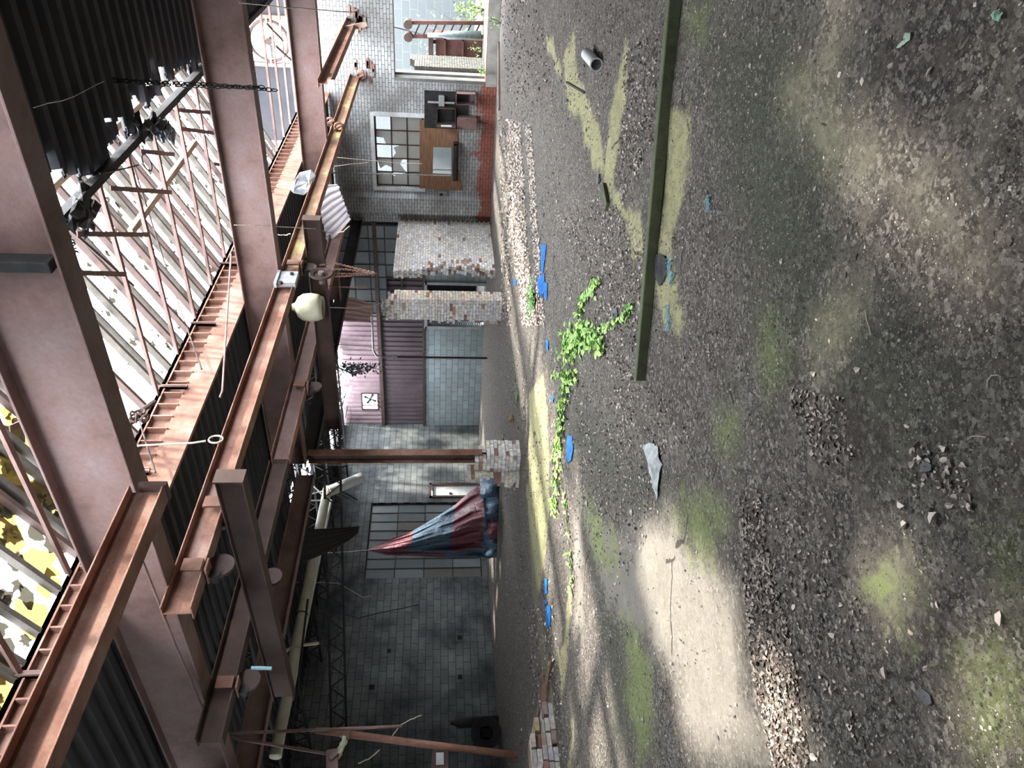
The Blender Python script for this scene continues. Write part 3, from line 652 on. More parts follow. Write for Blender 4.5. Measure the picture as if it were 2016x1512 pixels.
a = MB(); a.lathe((XE-.1, 4.95, 6.05), (1,0,0), [(0,0),(0,.09),(.12,.1),(.2,.1),(.2,0)], 18); obj('hub', a, RUSTD, fn)
a = MB(); a.bar((XE-.08, 4.4, 6.05), (XE-.08, 5.5, 6.05), .03, .05); obj('motor_bar', a, STEELGREY, fn)

# ------------------------------------------------------------------ brick remains of the middle wall
TON = [(.72,.72,.73), (.78,.76,.72), (.62,.63,.65), (.56,.55,.54), (.72,.67,.58)]
TRED = [(.24,.11,.09), (.32,.16,.12), (.22,.10,.08), (.42,.28,.21)]
def brickwork(name, x0, x1, y0, y1, height, mat_=None, red=.08, label=None, cat=None, parent=None, bl=.215, bh=.072, jit=.004):
    """height(u 0..1 along x) -> top ; laid brick by brick"""
    mb = MB(); row = 0; z = 0.0
    while z < 4:
        x = x0-(bl/2 if row % 2 else 0); any_ = False
        while x < x1:
            a, b = max(x, x0), min(x+bl-.01, x1)
            if b-a > .03 and z+bh <= height((a+b)/2)+random.uniform(-.02,.02):
                ny = max(1, round((y1-y0)/.11)); 
                for k in range(ny):
                    if 0 < k < ny-1 and height((a+b)/2)-z > .25 and x0+.2 < a and b < x1-.2: continue
                    ya = y0+(y1-y0)*k/ny; yb = y0+(y1-y0)*(k+1)/ny-.008
                    mb.cc = random.choice(TRED) if random.random() < red else random.choice(TON)
                    j = [random.uniform(-jit, jit) for _ in range(3)]
                    mb.box((a+j[0], ya+j[1], z+j[2]*.5), (b+j[0], yb+j[1], z+bh-.008+j[2]*.5)); any_ = True
            x += bl
        z += bh; row += 1
        if not any_: break
    return mb
def xe(fn):  # ragged left end: function of z instead
    return fn
# torn partition panel against the end wall
mb = MB(); row = 0; z = 0
while z < 2.86:
    left = 18.15+.10*math.sin(z*1.7)+(.30 if z < 1.6 else 0)*abs(n2(z*2.2, 0, 3))+random.uniform(0, .12)+(.12 if 1.4 < z < 2 else 0)
    x = 21.4-(.11 if row % 2 else 0)-.215
    while x+.2 > left:
        if z > 2.68+.12*n2(x*2, 0, 7)+.1 : break
        a = max(x, left)
        end = a < left+.25
        for ya, yb in ((9.88, 9.985), (10.0, 10.1)):
            mb.cc = random.choice(TRED) if random.random() < (.3 if end and z < 1.9 else .025) else tuple(q*1.2 for q in random.choice(TON))
            d = random.uniform(-.05, .03) if end else 0
            mb.box((a+d, ya+random.uniform(-.003,.003), z), (x+.205, yb, z+.064))
        x -= .215
    z += .072; row += 1
pt = thing('partition_stub', 'tall torn painted brick panel standing against the end wall with broken toothed edge', 'brick wall', (19.8, 10.0, 0))
obj('brickwork', mb, TBRICK, pt)
mb = MB(); mb.box((18.6, 9.9, 0), (21.39, 10.08, 2.6)); obj('mortar_core', mb, MORT, pt)

pl_ = thing('brick_pillar', 'tall slim brick pillar, painted grey and cream, sun side tinted warm, with a crumbling crown', 'pillar', (15.98, 9.65, 0))
def pil_h(x): return 2.72
mb = MB(); row = 0; z = 0
while z < 2.80:
    sh = 0 if z < 2.5 else random.uniform(-.06, .06)
    xa, xb, ya, yb = 15.76, 16.2, 9.38, 9.96
    if z > 2.62: xb -= .1; ya += .05
    for side in range(4):
        u0, u1 = ((ya, yb), (ya, yb), (xa, xb), (xa, xb))[side]
        u = u0-(.1 if (row+side) % 2 else 0)
        while u < u1:
            a, b = max(u, u0), min(u+.205, u1); u += .215
            if b-a < .03: continue
            mb.cc = random.choice(TRED) if random.random() < .05 else tuple(q*1.12 for q in random.choice(TON))
            if side == 2: mb.cc = tuple(min(1, q*k) for q, k in zip(mb.cc, (1.12, 1.0, .88)))  # sunward face: warm sunlight put into the brick colour
            j = random.uniform(-.006, .004)+sh*.5
            if side == 0: mb.box((xa+j, a, z), (xa+.1, b, z+.064))
            elif side == 1: mb.box((xb-.1, a, z), (xb-j, b, z+.064))
            elif side == 2: mb.box((a+sh*.3, ya+j, z), (b+sh*.3, ya+.1, z+.064))
            else: mb.box((a, yb-.1, z), (b, yb-j, z+.064))
    z += .072; row += 1
obj('brickwork', mb, TBRICK, pl_)
mb = MB()
for i in range(40):
    mb.cc = random.choice(TON) if random.random() < .8 else (.5,.45,.25)
    mb.blob((random.uniform(15.72,16.15), random.uniform(9.4,9.98), random.uniform(2.76,2.95-.1*random.random())), random.uniform(.03,.075), (1,1,.8), .35)
obj('crumbled_crown', mb, TBRICK, pl_)
mb = MB(); z = 0; row = 0
while z < 1.75:
    e = 10.02+.16*max(0, 1-z/1.2)+random.uniform(0, .1)+(.08 if z > 1 else 0)
    for xa in (15.95, 16.12):
        mb.cc = random.choice(TRED) if random.random() < .25 and z < .9 else random.choice(TON)
        if z < .35 or random.random() < .85: mb.box((xa, 9.97, z), (xa+.16, e, z+.064))
    z += .072
obj('torn_edge', mb, TBRICK, pl_)
# low pier carrying the column
lp = thing('brick_pier', 'low broken brick pier of faded red and cream bricks at the column foot', 'pier', (10.5, 9.7, 0))
mb = MB(); z = 0; row = 0
while z < .82:
    xa, xb, ya, yb = 10.28, 10.72, 9.50, 9.92
    if z > .45: ya += .0; yb -= (z-.45)*.12; xa += random.uniform(0,.03)
    if z > .62: ya += .16
    for side in (0, 2, 1, 3):
        u0, u1 = ((ya, yb), (ya, yb), (xa, xb), (xa, xb))[side]
        u = u0-(.1 if (row+side) % 2 else 0)
        while u < u1:
            a, b = max(u, u0), min(u+.205, u1); u += .215
            if b-a < .03: continue
            mb.cc = tuple(q*1.15 for q in (random.choice(TRED) if random.random() < .16 else random.choice(TON)))
            j = random.uniform(-.012, .008)
            if side == 0: mb.box((xa+j, a, z), (xa+.1, b, z+.064))
            elif side == 1: mb.box((xb-.1, a, z), (xb-j, b, z+.064))
            elif side == 2: mb.box((a, ya+j, z), (b, ya+.1, z+.064))
            else: mb.box((a, yb-.1, z), (b, yb-j, z+.064))
    z += .072; row += 1
obj('brickwork', mb, TBRICK, lp)
mb = MB(); z = 0
while z < .95:
    e = 10.05+.20*max(0, 1-z/.5)+random.uniform(-.02, .06)
    mb.cc = tuple(q*1.1 for q in random.choice(TON+TRED[:1])); mb.box((10.16+random.uniform(-.03,.03), 9.93, z), (10.5, e-(.1 if z > .5 else 0), z+.064)); z += .072
for i in range(9):
    mb.cc = random.choice(TON+TRED); c = (random.uniform(10.2,10.6), random.uniform(9.95,10.3), random.uniform(.03,.1)); mb.blob(c, .06, (1.4,.9,.6), .2)
obj('torn_edge', mb, TBRICK, lp)
mb = MB(); mb.box((10.33, 9.54, 0), (10.67, 9.86, .5)); obj('mortar_core', mb, MORT, lp)
ct = thing('steel_column', 'lone rusty orange steel column rising from the low brick pier', 'column', (10.5, 9.72, .6))
mb = MB(); mb.box((10.42, 9.60, .72), (10.58, 9.615, 3.99)); mb.box((10.42, 9.80, .5), (10.58, 9.815, 3.99)); obj('flange', mb, RUSTO, ct)
mb = MB(); mb.box((10.49, 9.615, .55), (10.505, 9.80, 3.99)); obj('web', mb, RUSTD, ct)
mb = MB(); mb.tube([(10.40, 9.83, 2.4), (10.40, 9.84, 3.3), (10.405, 9.83, 4.0)], .006, 6); tag(obj('loose_conductor', mb, ROPE), 'pale wire strapped along the dark side of the lone column', 'wire')
# lintel beams on the middle line
lb = thing('line_beam', 'red brown steel beam over the middle line left of the lone column', 'beam', (4.6, 9.9, 3.86)); ibeam(lb, (-1.0, 9.98, 3.86), (10.28, 9.98, 3.86), .32, .16, .014, .018, RUST)
lb = thing('line_beam', 'dark steel beam over the middle line between the pillar and the lone column', 'beam', (10.7, 9.9, 3.9)); ibeam(lb, (10.72, 9.98, 3.9), (XE-.02, 9.98, 3.9), .3, .16, .014, .018, RUSTK)
# bottom-left brick remains and steel post
mb = MB(); z = 0
while z < .32:
    for i in range(5):
        x = 4.35+i*.2+random.uniform(-.02,.02)
        if z > .1 and random.random() < .35 + (i > 2)*.4: continue
        for y in (9.5, 9.72):
            mb.cc = tuple(q*.75 for q in (random.choice(TRED+[(.55,.38,.2)]) if random.random() < .5 else random.choice(TON)))
            mb.box((x, y+random.uniform(-.02,.02), z), (x+.18, y+.19, z+.062))
    z += .07
for i in range(14):
    mb.cc = random.choice(TRED+TON+[(.6,.45,.2)]); mb.blob((random.uniform(4.5,5.6), random.uniform(9.4,9.9), random.uniform(.02,.06)), random.uniform(.03,.07), (1.3,.9,.6), .25)
t = thing('brick_rubble', 'heap of broken red and cream bricks at the foot of the leaning pipe', 'rubble', (4.8, 9.7, 0)); obj('brickwork', mb, TBRICK, t)
a = MB(); a.bar((4.3, 9.62, 0), (4.27, 9.66, 3.99), .17, .17); tag(obj('steel_column', a, RUSTO, loc=(4.3,9.62,0)), 'rusty steel column at the picture edge beside the brick heap', 'column')

# rear bay: joists, ducts, pipes
def joist(x, y0, y1, z, label, dep=.34, x1=None):
    t = thing('bar_joist', label, 'joist', (x, y0, z), 'open web joists over the rear bay')
    x1 = x if x1 is None else x1
    p = lambda y, zz: (x+(x1-x)*(y-y0)/(y1-y0), y, zz)
    a = MB(); a.bar(p(y0, z), p(y1, z), .07, .05); obj('bottom_chord', a, RUSTK, t)
    a = MB(); a.bar(p(y0, z+dep), p(y1, z+dep), .07, .05); obj('top_chord', a, RUSTK, t)
    a = MB(); y = y0; k = 0; pts = []
    while y < y1: pts.append(p(y, z if k % 2 else z+dep)); y += .28; k += 1
    for q, r in zip(pts[:-1], pts[1:]): a.bar(q, r, .024, .024)
    obj('web_bars', a, RUSTK, t)
for x, z in ((18.6,4.6),(16.9,4.6),(15.2,4.6),(13.4,4.6),(11.6,4.6),(9.2,4.55),(7.4,4.6),(5.6,4.6)):
    joist(x, 9.9, 18.15, z, 'one of the sooty open web joists spanning the dark rear bay')
joist(12.9, 10.8, 18.1, 3.75, 'sagging dropped joist hanging below the others before the dark left wall', .36, 9.6)
dt = thing('duct', 'long dirty cream round duct under the rear roof, ending in a bright white elbow piece', 'duct', (13.4, 12.6, 3.9))
mb = MB(); pts = [P(1, 12.6, 645, 962), P(1, 12.6, 625, 1060), P(1, 12.6, 595, 1210), P(1, 12.6, 566, 1360), P(1, 12.6, 542, 1490)]
mb.tube(pts, .105, 16); obj('pipe_run', mb, CREAM, dt, smooth=True)
for p, q in zip(pts[1:-1], pts[2:]):
    d = nrm(q-p); mb = MB(); mb.tube([p-d*.012, p+d*.012], .113, 16); obj('band', mb, RUSTK, dt)
mb = MB(); e0 = P(1, 12.6, 646, 968); e1 = P(1, 12.75, 712, 940); mb.pipe(e0, e1, .125, .11, 20); obj('elbow_piece', mb, WHITE, dt, smooth=False)
for (a_, b_, r_, lab) in ((P(1,12.9,652,985),P(1,12.9,560,1440),.03,'thin white pipe beside the long cream duct'),
                    (P(1,11.5,606,1180),P(1,11.5,575,1440),.02,'thin dark pipe under the far end of the cream duct')):
    a = MB(); a.tube([a_, b_], r_, 10); tag(obj('pipe', a, WHITE if 'white' in lab else RUSTK, loc=a_), lab, 'pipe')
for i, (q, r, lab) in enumerate(((P(1,12.6,600,975),P(1,12.6,645,965),'white hanger strut crossing to the duct elbow'),(P(1,12.6,612,952),P(1,12.6,642,982),'slanting white brace at the duct elbow'),(P(1,12.6,606,986),P(1,12.6,640,985),'second white strut just past the duct elbow'))):
    a = MB(); a.tube([q, r], .018, 8); tag(obj('duct_hanger', a, WHITE, loc=q), lab, 'hanger')
# hanging torn roof sheet near the duct
def ribbon(pts, wid, thick, m, name, label, cat, ribs=5, amp=.03, group=None):
    """ribbed strip whose centreline follows pts, widths along wid vectors"""
    mb = MB(); n = len(pts); k = ribs*4
    for i, (p, wv_) in enumerate(zip(pts, wid)):
        pass
    vs = []
    for i in range(n):
        p = V(*pts[i]); wv_ = V(*wid[i]); t_ = nrm(V(*pts[min(i+1,n-1)])-V(*pts[max(i-1,0)])); nn = nrm(np.cross(wv_, t_))
        for j in range(k+1):
            ph = j % 4; a_ = amp if ph in (2, 3) else 0
            jag = .05*n2(j*.9, i*3, 2)*(i in (0, n-1))
            vs.append(p+wv_*((j/k)-.5)+nn*a_+t_*jag)
    fs = [(i*(k+1)+j, i*(k+1)+j+1, (i+1)*(k+1)+j+1, (i+1)*(k+1)+j) for i in range(n-1) for j in range(k)]
    mb.add(vs, fs); return tag(obj(name, mb, m, solid=thick, loc=pts[0]), label, cat, group)
def lerp(a, b, t): return V(*a)*(1-t)+V(*b)*t
c0, c1 = P(1, 11.2, 588, 1075), P(1, 11.6, 706, 1043)
ribbon([lerp(c0, c1, t)+V(0,0,-.12*math.sin(t*3.1)) for t in (0,.25,.5,.75,1)], [V(.9,0,0)*(1-.8*t)+V(0,.1,.25)*(1-t) for t in (0,.25,.5,.75,1)], .01, DECK, 'hanging_roof_sheet', 'long black torn roof sheet hanging across the cream duct', 'roof sheet')
LIL = noisy('lilac_sheet', (.62,.60,.72), (.82,.75,.80), 1.4, .6, .1, 0, (.86,.80,.76))
PNK = noisy('pink_sheet', (.30,.18,.16), (.42,.28,.26), 2, .7, .2)
q0, q1 = P(1, 7.2, 622, 410), P(1, 8.2, 676, 385)
pa = [P(0, 15.4, 585, 440), P(0, 15.4, 640, 405), P(0, 15.4, 686, 385)]
wA = P(0, 15.4, 660, 355)-P(0, 15.4, 622, 480)
wB = P(0, 15.4, 690, 372)-P(0, 15.4, 690, 432)
ms_ = [P(0,15.4,634,432)+V(0,0,0), P(0,15.4,655,415), P(0,15.4,677,398)]
ribbon(ms_, [(P(0,15.4,618,372)-P(0,15.4,640,470))*1.0, (P(0,15.4,642,358)-P(0,15.4,660,457)), (P(0,15.4,662,362)-P(0,15.4,688,432))], .012, LIL, 'hanging_roof_sheet', 'bright lilac grey ribbed sheet fanned out below the yellow streaked rail', 'roof sheet', 7, .035)
ms_ = [P(0,17.0,660,606), P(0,17.0,695,610), P(0,17.0,731,617)]
ribbon(ms_, [P(0,17.0,662,585)-P(0,17.0,658,630), P(0,17.0,695,588)-P(0,17.0,692,634), P(0,17.0,732,598)-P(0,17.0,727,634)], .012, PNK, 'hanging_roof_sheet', 'pinkish ribbed sheet hanging straight down by the slim pillar top', 'roof sheet', 5, .03)
ms_ = [P(0,17.6,520+0,360), P(0,17.6,590,352), P(0,17.6,604,345)]
mb = MB(); pp = [P(0,13.9,590,340), P(0,13.9,612,334), P(0,13.9,622,346), P(0,13.9,612,372), P(0,13.9,598,384), P(0,13.9,578,380), P(0,13.9,570,372), P(0,13.9,582,352)]
cc_ = sum(pp)/len(pp); vs = [cc_+V(.06,0,-.1)]+pp+[p*.5+cc_*.5+V(random.uniform(-.06,.06),0,random.uniform(-.04,.04)) for p in pp]
fs = [(1+i, 1+(i+1) % 8, 9+(i+1) % 8, 9+i) for i in range(8)]+[(0, 9+i, 9+(i+1) % 8) for i in range(8)]
mb.add(vs, fs); tag(obj('silver_foil', mb, noisy('silver_wrap', (.3,.34,.38), (.62,.66,.7), 7, .35, .6, .3), solid=.01), 'crumpled silver blue sheet tucked above the yellow streaked rail', 'foil')

# rear lights through the wall: small square fan
ff = thing('wall_fan', 'small square wall fan glowing with daylight high on the ribbed rear wall', 'fan', (XE, 17.1, 3.72))
a = MB()
for q, r in (((16.75,3.72),(17.5,3.72)),((16.75,4.3),(17.5,4.3)),((16.75,3.72),(16.75,4.3)),((17.5,3.72),(17.5,4.3))): a.bar((XE+.06, *q), (XE+.06, *r), .05, .05)
a.bar((XE+.06, 17.3, 3.72), (XE+.06, 17.3, 4.3), .03, .03); obj('fan_frame', a, RUSTD, ff)
for k in range(4):
    t = .5+k*math.pi/2; d = V(0, math.cos(t), math.sin(t)); n = V(0, -math.sin(t), math.cos(t)); c = V(XE+.08, 17.02, 4.0)
    a = MB(); a.add([c+d*.04-n*.02, c+d*.24-n*.06, c+d*.24+n*.06, c+d*.04+n*.02], [(0,1,2,3)]); obj('blade', a, BLACK, ff, solid=.01)
a = MB(); a.lathe((XE, 17.02, 4.0), (1,0,0), [(0,0),(0,.05),(.1,.05),(.1,0)], 14); obj('hub', a, BLACK, ff)

# steel sash windows
def sash(name, label, ax, val, u0, u1, z0, z1, nu, nz, m, missing=(), bar=.03, fr=.05, struct_=False, slant=None, framem=RUSTK, panes=None):
    t = bpy.data.objects.new(name, None); C.objects.link(t)
    t.location = (val, u0, z0) if ax == 0 else (u0, val, z0); t['kind'] = 'structure'; t['label'] = label; t['category'] = 'window'
    p = lambda u, z, d=0: (val+d, u, z) if ax == 0 else (u, val+d, z)
    a = MB()
    for i in range(nu+1):
        u = u0+(u1-u0)*i/nu; a.bar(p(u, z0), p(u, z1), fr if i in (0, nu) else bar, .04)
    for j in range(nz+1):
        z = z0+(z1-z0)*j/nz; a.bar(p(u0, z), p(u1, z), .04, fr if j in (0, nz) else bar)
    obj('sash_frame', a, framem, t)
    for i in range(nu):
        for j in range(nz):
            if (i, j) in missing: continue
            a = MB(); ua, ub = u0+(u1-u0)*i/nu+.01, u0+(u1-u0)*(i+1)/nu-.01; za, zb = z0+(z1-z0)*j/nz+.01, z0+(z1-z0)*(j+1)/nz-.01
            broken = panes and panes.get((i, j))
            tilt = random.uniform(-.012, .012)
            if broken: 
                pts = [p(ua+(ub-ua)*q[0], za+(zb-za)*q[1], .004) for q in broken]; a.add(pts, [tuple(range(len(pts)))])
            else: a.add([p(ua, za, tilt), p(ub, za, .003), p(ub, zb, -tilt), p(ua, zb, .0)], [(0,1,2,3)])
            obj('pane', a, random.choice(m) if isinstance(m, list) else m, t, solid=.004)
    return t
sash('window_1', 'big steel window of grimy grey panes in the dark left wall', 1, YL+.08, 14.36, 17.40, .19, 3.70, 8, 4, [PANE, PANE, PANE2, PANE3])
brk = {(1,2): [(0,0),(1,0),(1,.35),(.55,.5),(.5,1),(0,1)], (2,1): [(0,0),(1,0),(1,1),(.6,.75),(.2,.9),(0,.4)], (3,1): [(0,.3),(.4,.5),(1,.1),(1,1),(0,1)],
       (0,2): [(.3,0),(1,0),(1,1),(.4,1),(.6,.5)], (3,2): [(0,0),(.7,0),(.5,.4),(.8,.8),(0,1)], (4,1): [(0,0),(1,0),(1,1),(.3,1),(.15,.5)]}
sash('window_2', 'broken steel window with white painted panes above the plywood', 0, XE+.12, 6.80, 8.85, 2.05, 3.40, 5, 3, FROST, missing=((0,2),(2,2)), panes=brk, framem=RUSTD)
sash('window_3', 'tall dark steel window in the rear end wall beyond the torn brick panel', 0, XE-.02, 10.1, 13.3, 2.75, 4.75, 7, 4, [PANED, PANED, PANE], missing=((5,0),(4,0)), framem=RUSTK)
wf = MB(); wf.box((XE-.03, 6.66, 1.98), (XE+.0, 6.78, 3.5)); wf.box((XE-.03, 8.87, 1.98), (XE, 8.97, 3.5)); wf.box((XE-.04, 6.66, 3.42), (XE, 8.97, 3.52)); struct('trim_2', wf, WHITE)
# left wall white door
d = bpy.data.objects.new('door_1', None); C.objects.link(d); d.location = (17.68, YL, 0); d['kind'] = 'structure'; d['label'] = 'narrow white door with a dark hole in the dark left wall'; d['category'] = 'door'
a = MB(); a.box((17.72, YL+.05, .01), (18.20, YL+.09, 1.72)); obj('door_leaf', a, WHITE, d)
a = MB(); a.box((17.62, YL-.04, 0), (17.70, YL+.1, 1.82)); a.box((18.22, YL-.04, 0), (18.30, YL+.1, 1.82)); a.box((17.62, YL-.04, 1.74), (18.30, YL+.1, 1.82)); obj('door_frame', a, RUSTD, d)
a = MB(); a.lathe((17.86, YL+.02, 1.1), (0,1,0), [(0,0),(0,.05),(.03,.05)], 14); obj('door_handle', a, BLACK, d)
# rear opening with lattice gate
d = bpy.data.objects.new('door_2', None); C.objects.link(d); d.location = (XE, 12.15, 0); d['kind'] = 'structure'; d['label'] = 'dark doorway with folding lattice gate in the rear end wall'; d['category'] = 'door'
a = MB(); a.box((XE-.06, 12.05, 0), (XE+.02, 12.15, 2.0)); a.box((XE-.06, 13.75, 0), (XE+.02, 13.85, 2.0)); a.box((XE-.06, 12.05, 1.93), (XE+.02, 13.85, 2.03)); obj('door_frame', a, STEELGREY, d)
a = MB()
for i in range(26):
    z = .05+i*.075
    if z > 1.8: break
    a.bar((XE-.02, 13.35, z), (XE-.02, 13.75, z+.14), .012, .012); a.bar((XE-.02, 13.75, z), (XE-.02, 13.35, z+.14), .012, .012)
obj('lattice', a, RUSTK, d)
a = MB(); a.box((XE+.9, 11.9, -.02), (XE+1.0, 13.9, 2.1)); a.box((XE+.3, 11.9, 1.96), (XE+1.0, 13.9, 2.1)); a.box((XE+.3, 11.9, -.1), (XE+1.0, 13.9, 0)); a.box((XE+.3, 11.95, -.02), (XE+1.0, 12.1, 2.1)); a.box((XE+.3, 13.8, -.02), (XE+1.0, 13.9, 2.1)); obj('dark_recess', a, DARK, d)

# ------------------------------------------------------------------ things on the end wall
def wallbox(name, label, cat, x0, y0, z0, dx, dy, dz, m, door=True, open_=False, inner=BLACK, handle=False, win=False):
    t = thing(name, label, cat, (x0, y0, z0))
    a = MB(); th = .015
    a.box((XE-dx, y0, z0), (XE-.005, y0+dy, z0+th)); a.box((XE-dx, y0, z0+dz-th), (XE-.005, y0+dy, z0+dz)); a.box((XE-dx, y0, z0), (XE-.005, y0+th, z0+dz)); a.box((XE-dx, y0+dy-th, z0), (XE-.005, y0+dy, z0+dz)); a.box((XE-.02, y0, z0), (XE-.005, y0+dy, z0+dz))
    obj('case', a, m, t)
    if open_:
        a = MB(); a.box((XE-.05, y0+.06, z0+.08), (XE-.02, y0+dy-.06, z0+dz-.08)); obj('back_plate', a, inner, t)
        a = MB(); a.box((XE-dx-dy*.72, y0+dy+.0, z0), (XE-dx, y0+dy+.018, z0+dz)); dl = obj('door', a, m, t)
        a = MB(); a.box((XE-dx-dy*.55, y0+dy-.006, z0+.12), (XE-dx-.1, y0+dy+.0, z0+dz-.12)); obj('door_panel', a, WHITE, dl)
    elif door:
        a = MB(); a.box((XE-dx-.018, y0, z0), (XE-dx, y0+dy, z0+dz)); dl = obj('door', a, m, t, bevel=.004)
        if win: a = MB(); a.box((XE-dx-.026, y0+dy*.25, z0+dz*.45), (XE-dx-.018, y0+dy*.75, z0+dz*.85)); obj('raised_panel', a, RUST, dl)
        a = MB(); a.box((XE-dx-.04, y0+.03, z0+dz*.45), (XE-dx-.018, y0+.05, z0+dz*.55)); obj('latch', a, RUSTD, dl)
    return t
bb = MB(); bb.box((XE-.03, 6.02, .75), (XE-.002, 7.05, 2.0)); tag(obj('panel_board', bb, BLACK), 'black soot stained mounting board behind the rusty switch boxes', 'board')
def yz(x, y): p = P(0, XE-.2, x, y); return p[1], p[2]
wallbox('switch_box', 'open rusty brown switch box with its door swung out beside the plywood', 'switch box', 0, yz(860,213)[0], yz(898,213)[1], .22, yz(860,243)[0]-yz(860,213)[0], yz(860,213)[1]-yz(898,213)[1], RUSTD, open_=True)
wallbox('switch_box', 'closed red brown switch box with a raised square, lowest of the boxes', 'switch box', 0, yz(900,230)[0], yz(939,230)[1], .25, yz(900,253)[0]-yz(900,230)[0], yz(900,230)[1]-yz(939,230)[1], RUST, win=True)
wallbox('switch_box', 'rusty open fronted box nearest the bright doorway', 'switch box', 0, yz(898,182)[0], yz(937,182)[1], .3, yz(898,204)[0]-yz(898,182)[0], yz(898,182)[1]-yz(937,182)[1], RUST, door=False)
wallbox('meter_box', 'small grey meter box on the black board near its top', 'meter box', 0, yz(858,190)[0], yz(875,190)[1], .12, .28, .16, STEELGREY)
def wallbar(name, label, cat, pts, r, m, off=.05, x=XE):
    a = MB(); a.tube([P(0, x-off, *q) for q in pts], r, 8); return tag(obj(name, a, m, loc=P(0, x-off, *pts[0])), label, cat)
wallbar('conduit', 'upright conduit standing on top of the meter box board', 'conduit', [(842,201),(895,203)], .03, STEELGREY, .1)
wallbar('conduit', 'pale grey conduit crossing window, plywood and down to the black shelf', 'conduit', [(640,340),(735,342),(818,344),(888,346)], .022, STEELGREY, .25)
wallbar('conduit', 'thin rusty conduits under the closed switch box', 'conduit', [(936,240),(960,243)], .012, RUSTD, .04)
wallbar('wall_pipe', 'rusty pipe bracket running up the brick between the window and pilaster', 'pipe', [(793,393),(770,392)], .03, RUSTD, .08)
wallbar('wall_pipe', 'dark looped wall pipe turning down near the pilaster', 'pipe', [(690,413),(780,415),(905,413),(911,405),(911,385)], .014, BLACK, .02)
tb = MB(); ply = [P(0, XE-.02, *q) for q in ((826,236),(900,240),(902,262),(902,330),(912,375),(826,371))]
tag_o = MB(); n = len(ply); tag_o.add(ply+[p+V(.015,0,0) for p in ply], [tuple(range(n)), tuple(range(2*n-1, n-1, -1))]+[(i, (i+1) % n, n+(i+1) % n, n+i) for i in range(n)])
pw = thing('plywood_sheet', 'water stained brown plywood sheet boarding the lower half of the broken window', 'plywood', (XE-.02, 8.0, .9)); obj('sheet', tag_o, PLY, pw)
a = MB(); A_ = [P(0, XE-.035, *q) for q in ((853,290),(889,291),(889,343),(852,341))]; a.add(A_+[p+V(.01,0,0) for p in A_], [(0,1,2,3),(7,6,5,4),(0,4,5,1),(1,5,6,2),(2,6,7,3),(3,7,4,0)]); obj('service_pane', a, glassmat('hazy_pane', (.22,.27,.29), (.34,.38,.39), .2), pw)
a = MB(); ya, za = yz(889,282); yb, zb = yz(900,354); a.box((XE-.3, ya, zb-.02), (XE-.03, yb, zb+.02)); a.box((XE-.3, ya, zb), (XE-.28, yb, zb+.13)); a.box((XE-.3, ya, zb), (XE-.03, ya+.02, zb+.13)); a.box((XE-.3, yb-.02, zb), (XE-.03, yb, zb+.13)); tag(obj('wall_shelf', a, BLACK, loc=(XE-.1, (ya+yb)/2, zb)), 'long black tray shelf below the hazy pane on the plywood', 'shelf')
a = MB(); p = P(0, XE-.04, 872, 383); a.box((XE-.1, p[1]-.09, p[2]-.12), (XE-.01, p[1]+.09, p[2]+.12)); t = thing('outlet_box', 'small square outlet box low on the brick left of the plywood', 'outlet', (XE, p[1], p[2]-.12)); obj('case', a, STEELGREY, t)
a = MB(); a.box((XE-.11, p[1]-.06, p[2]+.0), (XE-.1, p[1]+.06, p[2]+.1)); obj('socket_face', a, BLACK, t)
for (x_, y_, w_, h_, lab) in ((790,388,.07,.3,'thin dark slot'),(800,396,.16,.28,'ragged black hole')):
    p = P(0, XE, x_+8, y_); a = MB(); a.box((XE-.012, p[1]-w_, p[2]-h_/2), (XE-.002, p[1]+w_*.2, p[2]+h_/2)); o = obj('wall_hole', a, DARK, loc=(XE, p[1], p[2])); tag(o, lab+' knocked in the bricks left of the window', 'hole')
# splintered board near the short rail
a = MB(); q = [P(0, 20.6, *s_) for s_ in ((632,60),(632,74),(700,58),(722,47))]; a.bar(q[0]*.5+q[1]*.5, q[3], .12, .03, (1,0,0)); tag(obj('splintered_board', a, noisy('raw_board', (.4,.28,.22), (.62,.5,.42), 4, .8, .3), loc=q[0]), 'splintered pale board jammed across the short cut rail', 'board')
for sk, (x_, y_) in enumerate(((703,40),(718,140))):
    p = P(0, XE, x_, y_); mb = MB()
    for i in range(16):
        mb.cc = random.choice(TRED); c = (XE-.02, p[1]+random.uniform(-.28,.28), p[2]+random.uniform(-.25,.25)); mb.box((c[0]-.012, c[1]-.1, c[2]-.03), (c[0]+.018, c[1]+.1, c[2]+.03))
    tag(obj('bare_brick_patch', mb, TBRICK, loc=tuple(p)), ('bare red bricks around the socket of the short cut rail','bare red bricks around the socket of the yellow streaked rail')[sk], 'bricks')
# rail clamps
for i, (x_, y_) in enumerate(((709,150),(667,250),(650,240))):
    p = P(1, 5.66, x_, y_); mb = MB(); mb.torus(p, (1,0,0), .09, .025, 14, 6); mb.bar(p-V(0,.06,.1), p+V(0,.06,.1), .1, .04)
    tag(obj('rail_clamp', mb, RUSTO, loc=tuple(p)), ('rusty hook clamp on the rail close to its wall socket','round rusty clamp under the middle of the wall rail','small loop clamp on the top edge of the wall rail')[i], 'clamp')

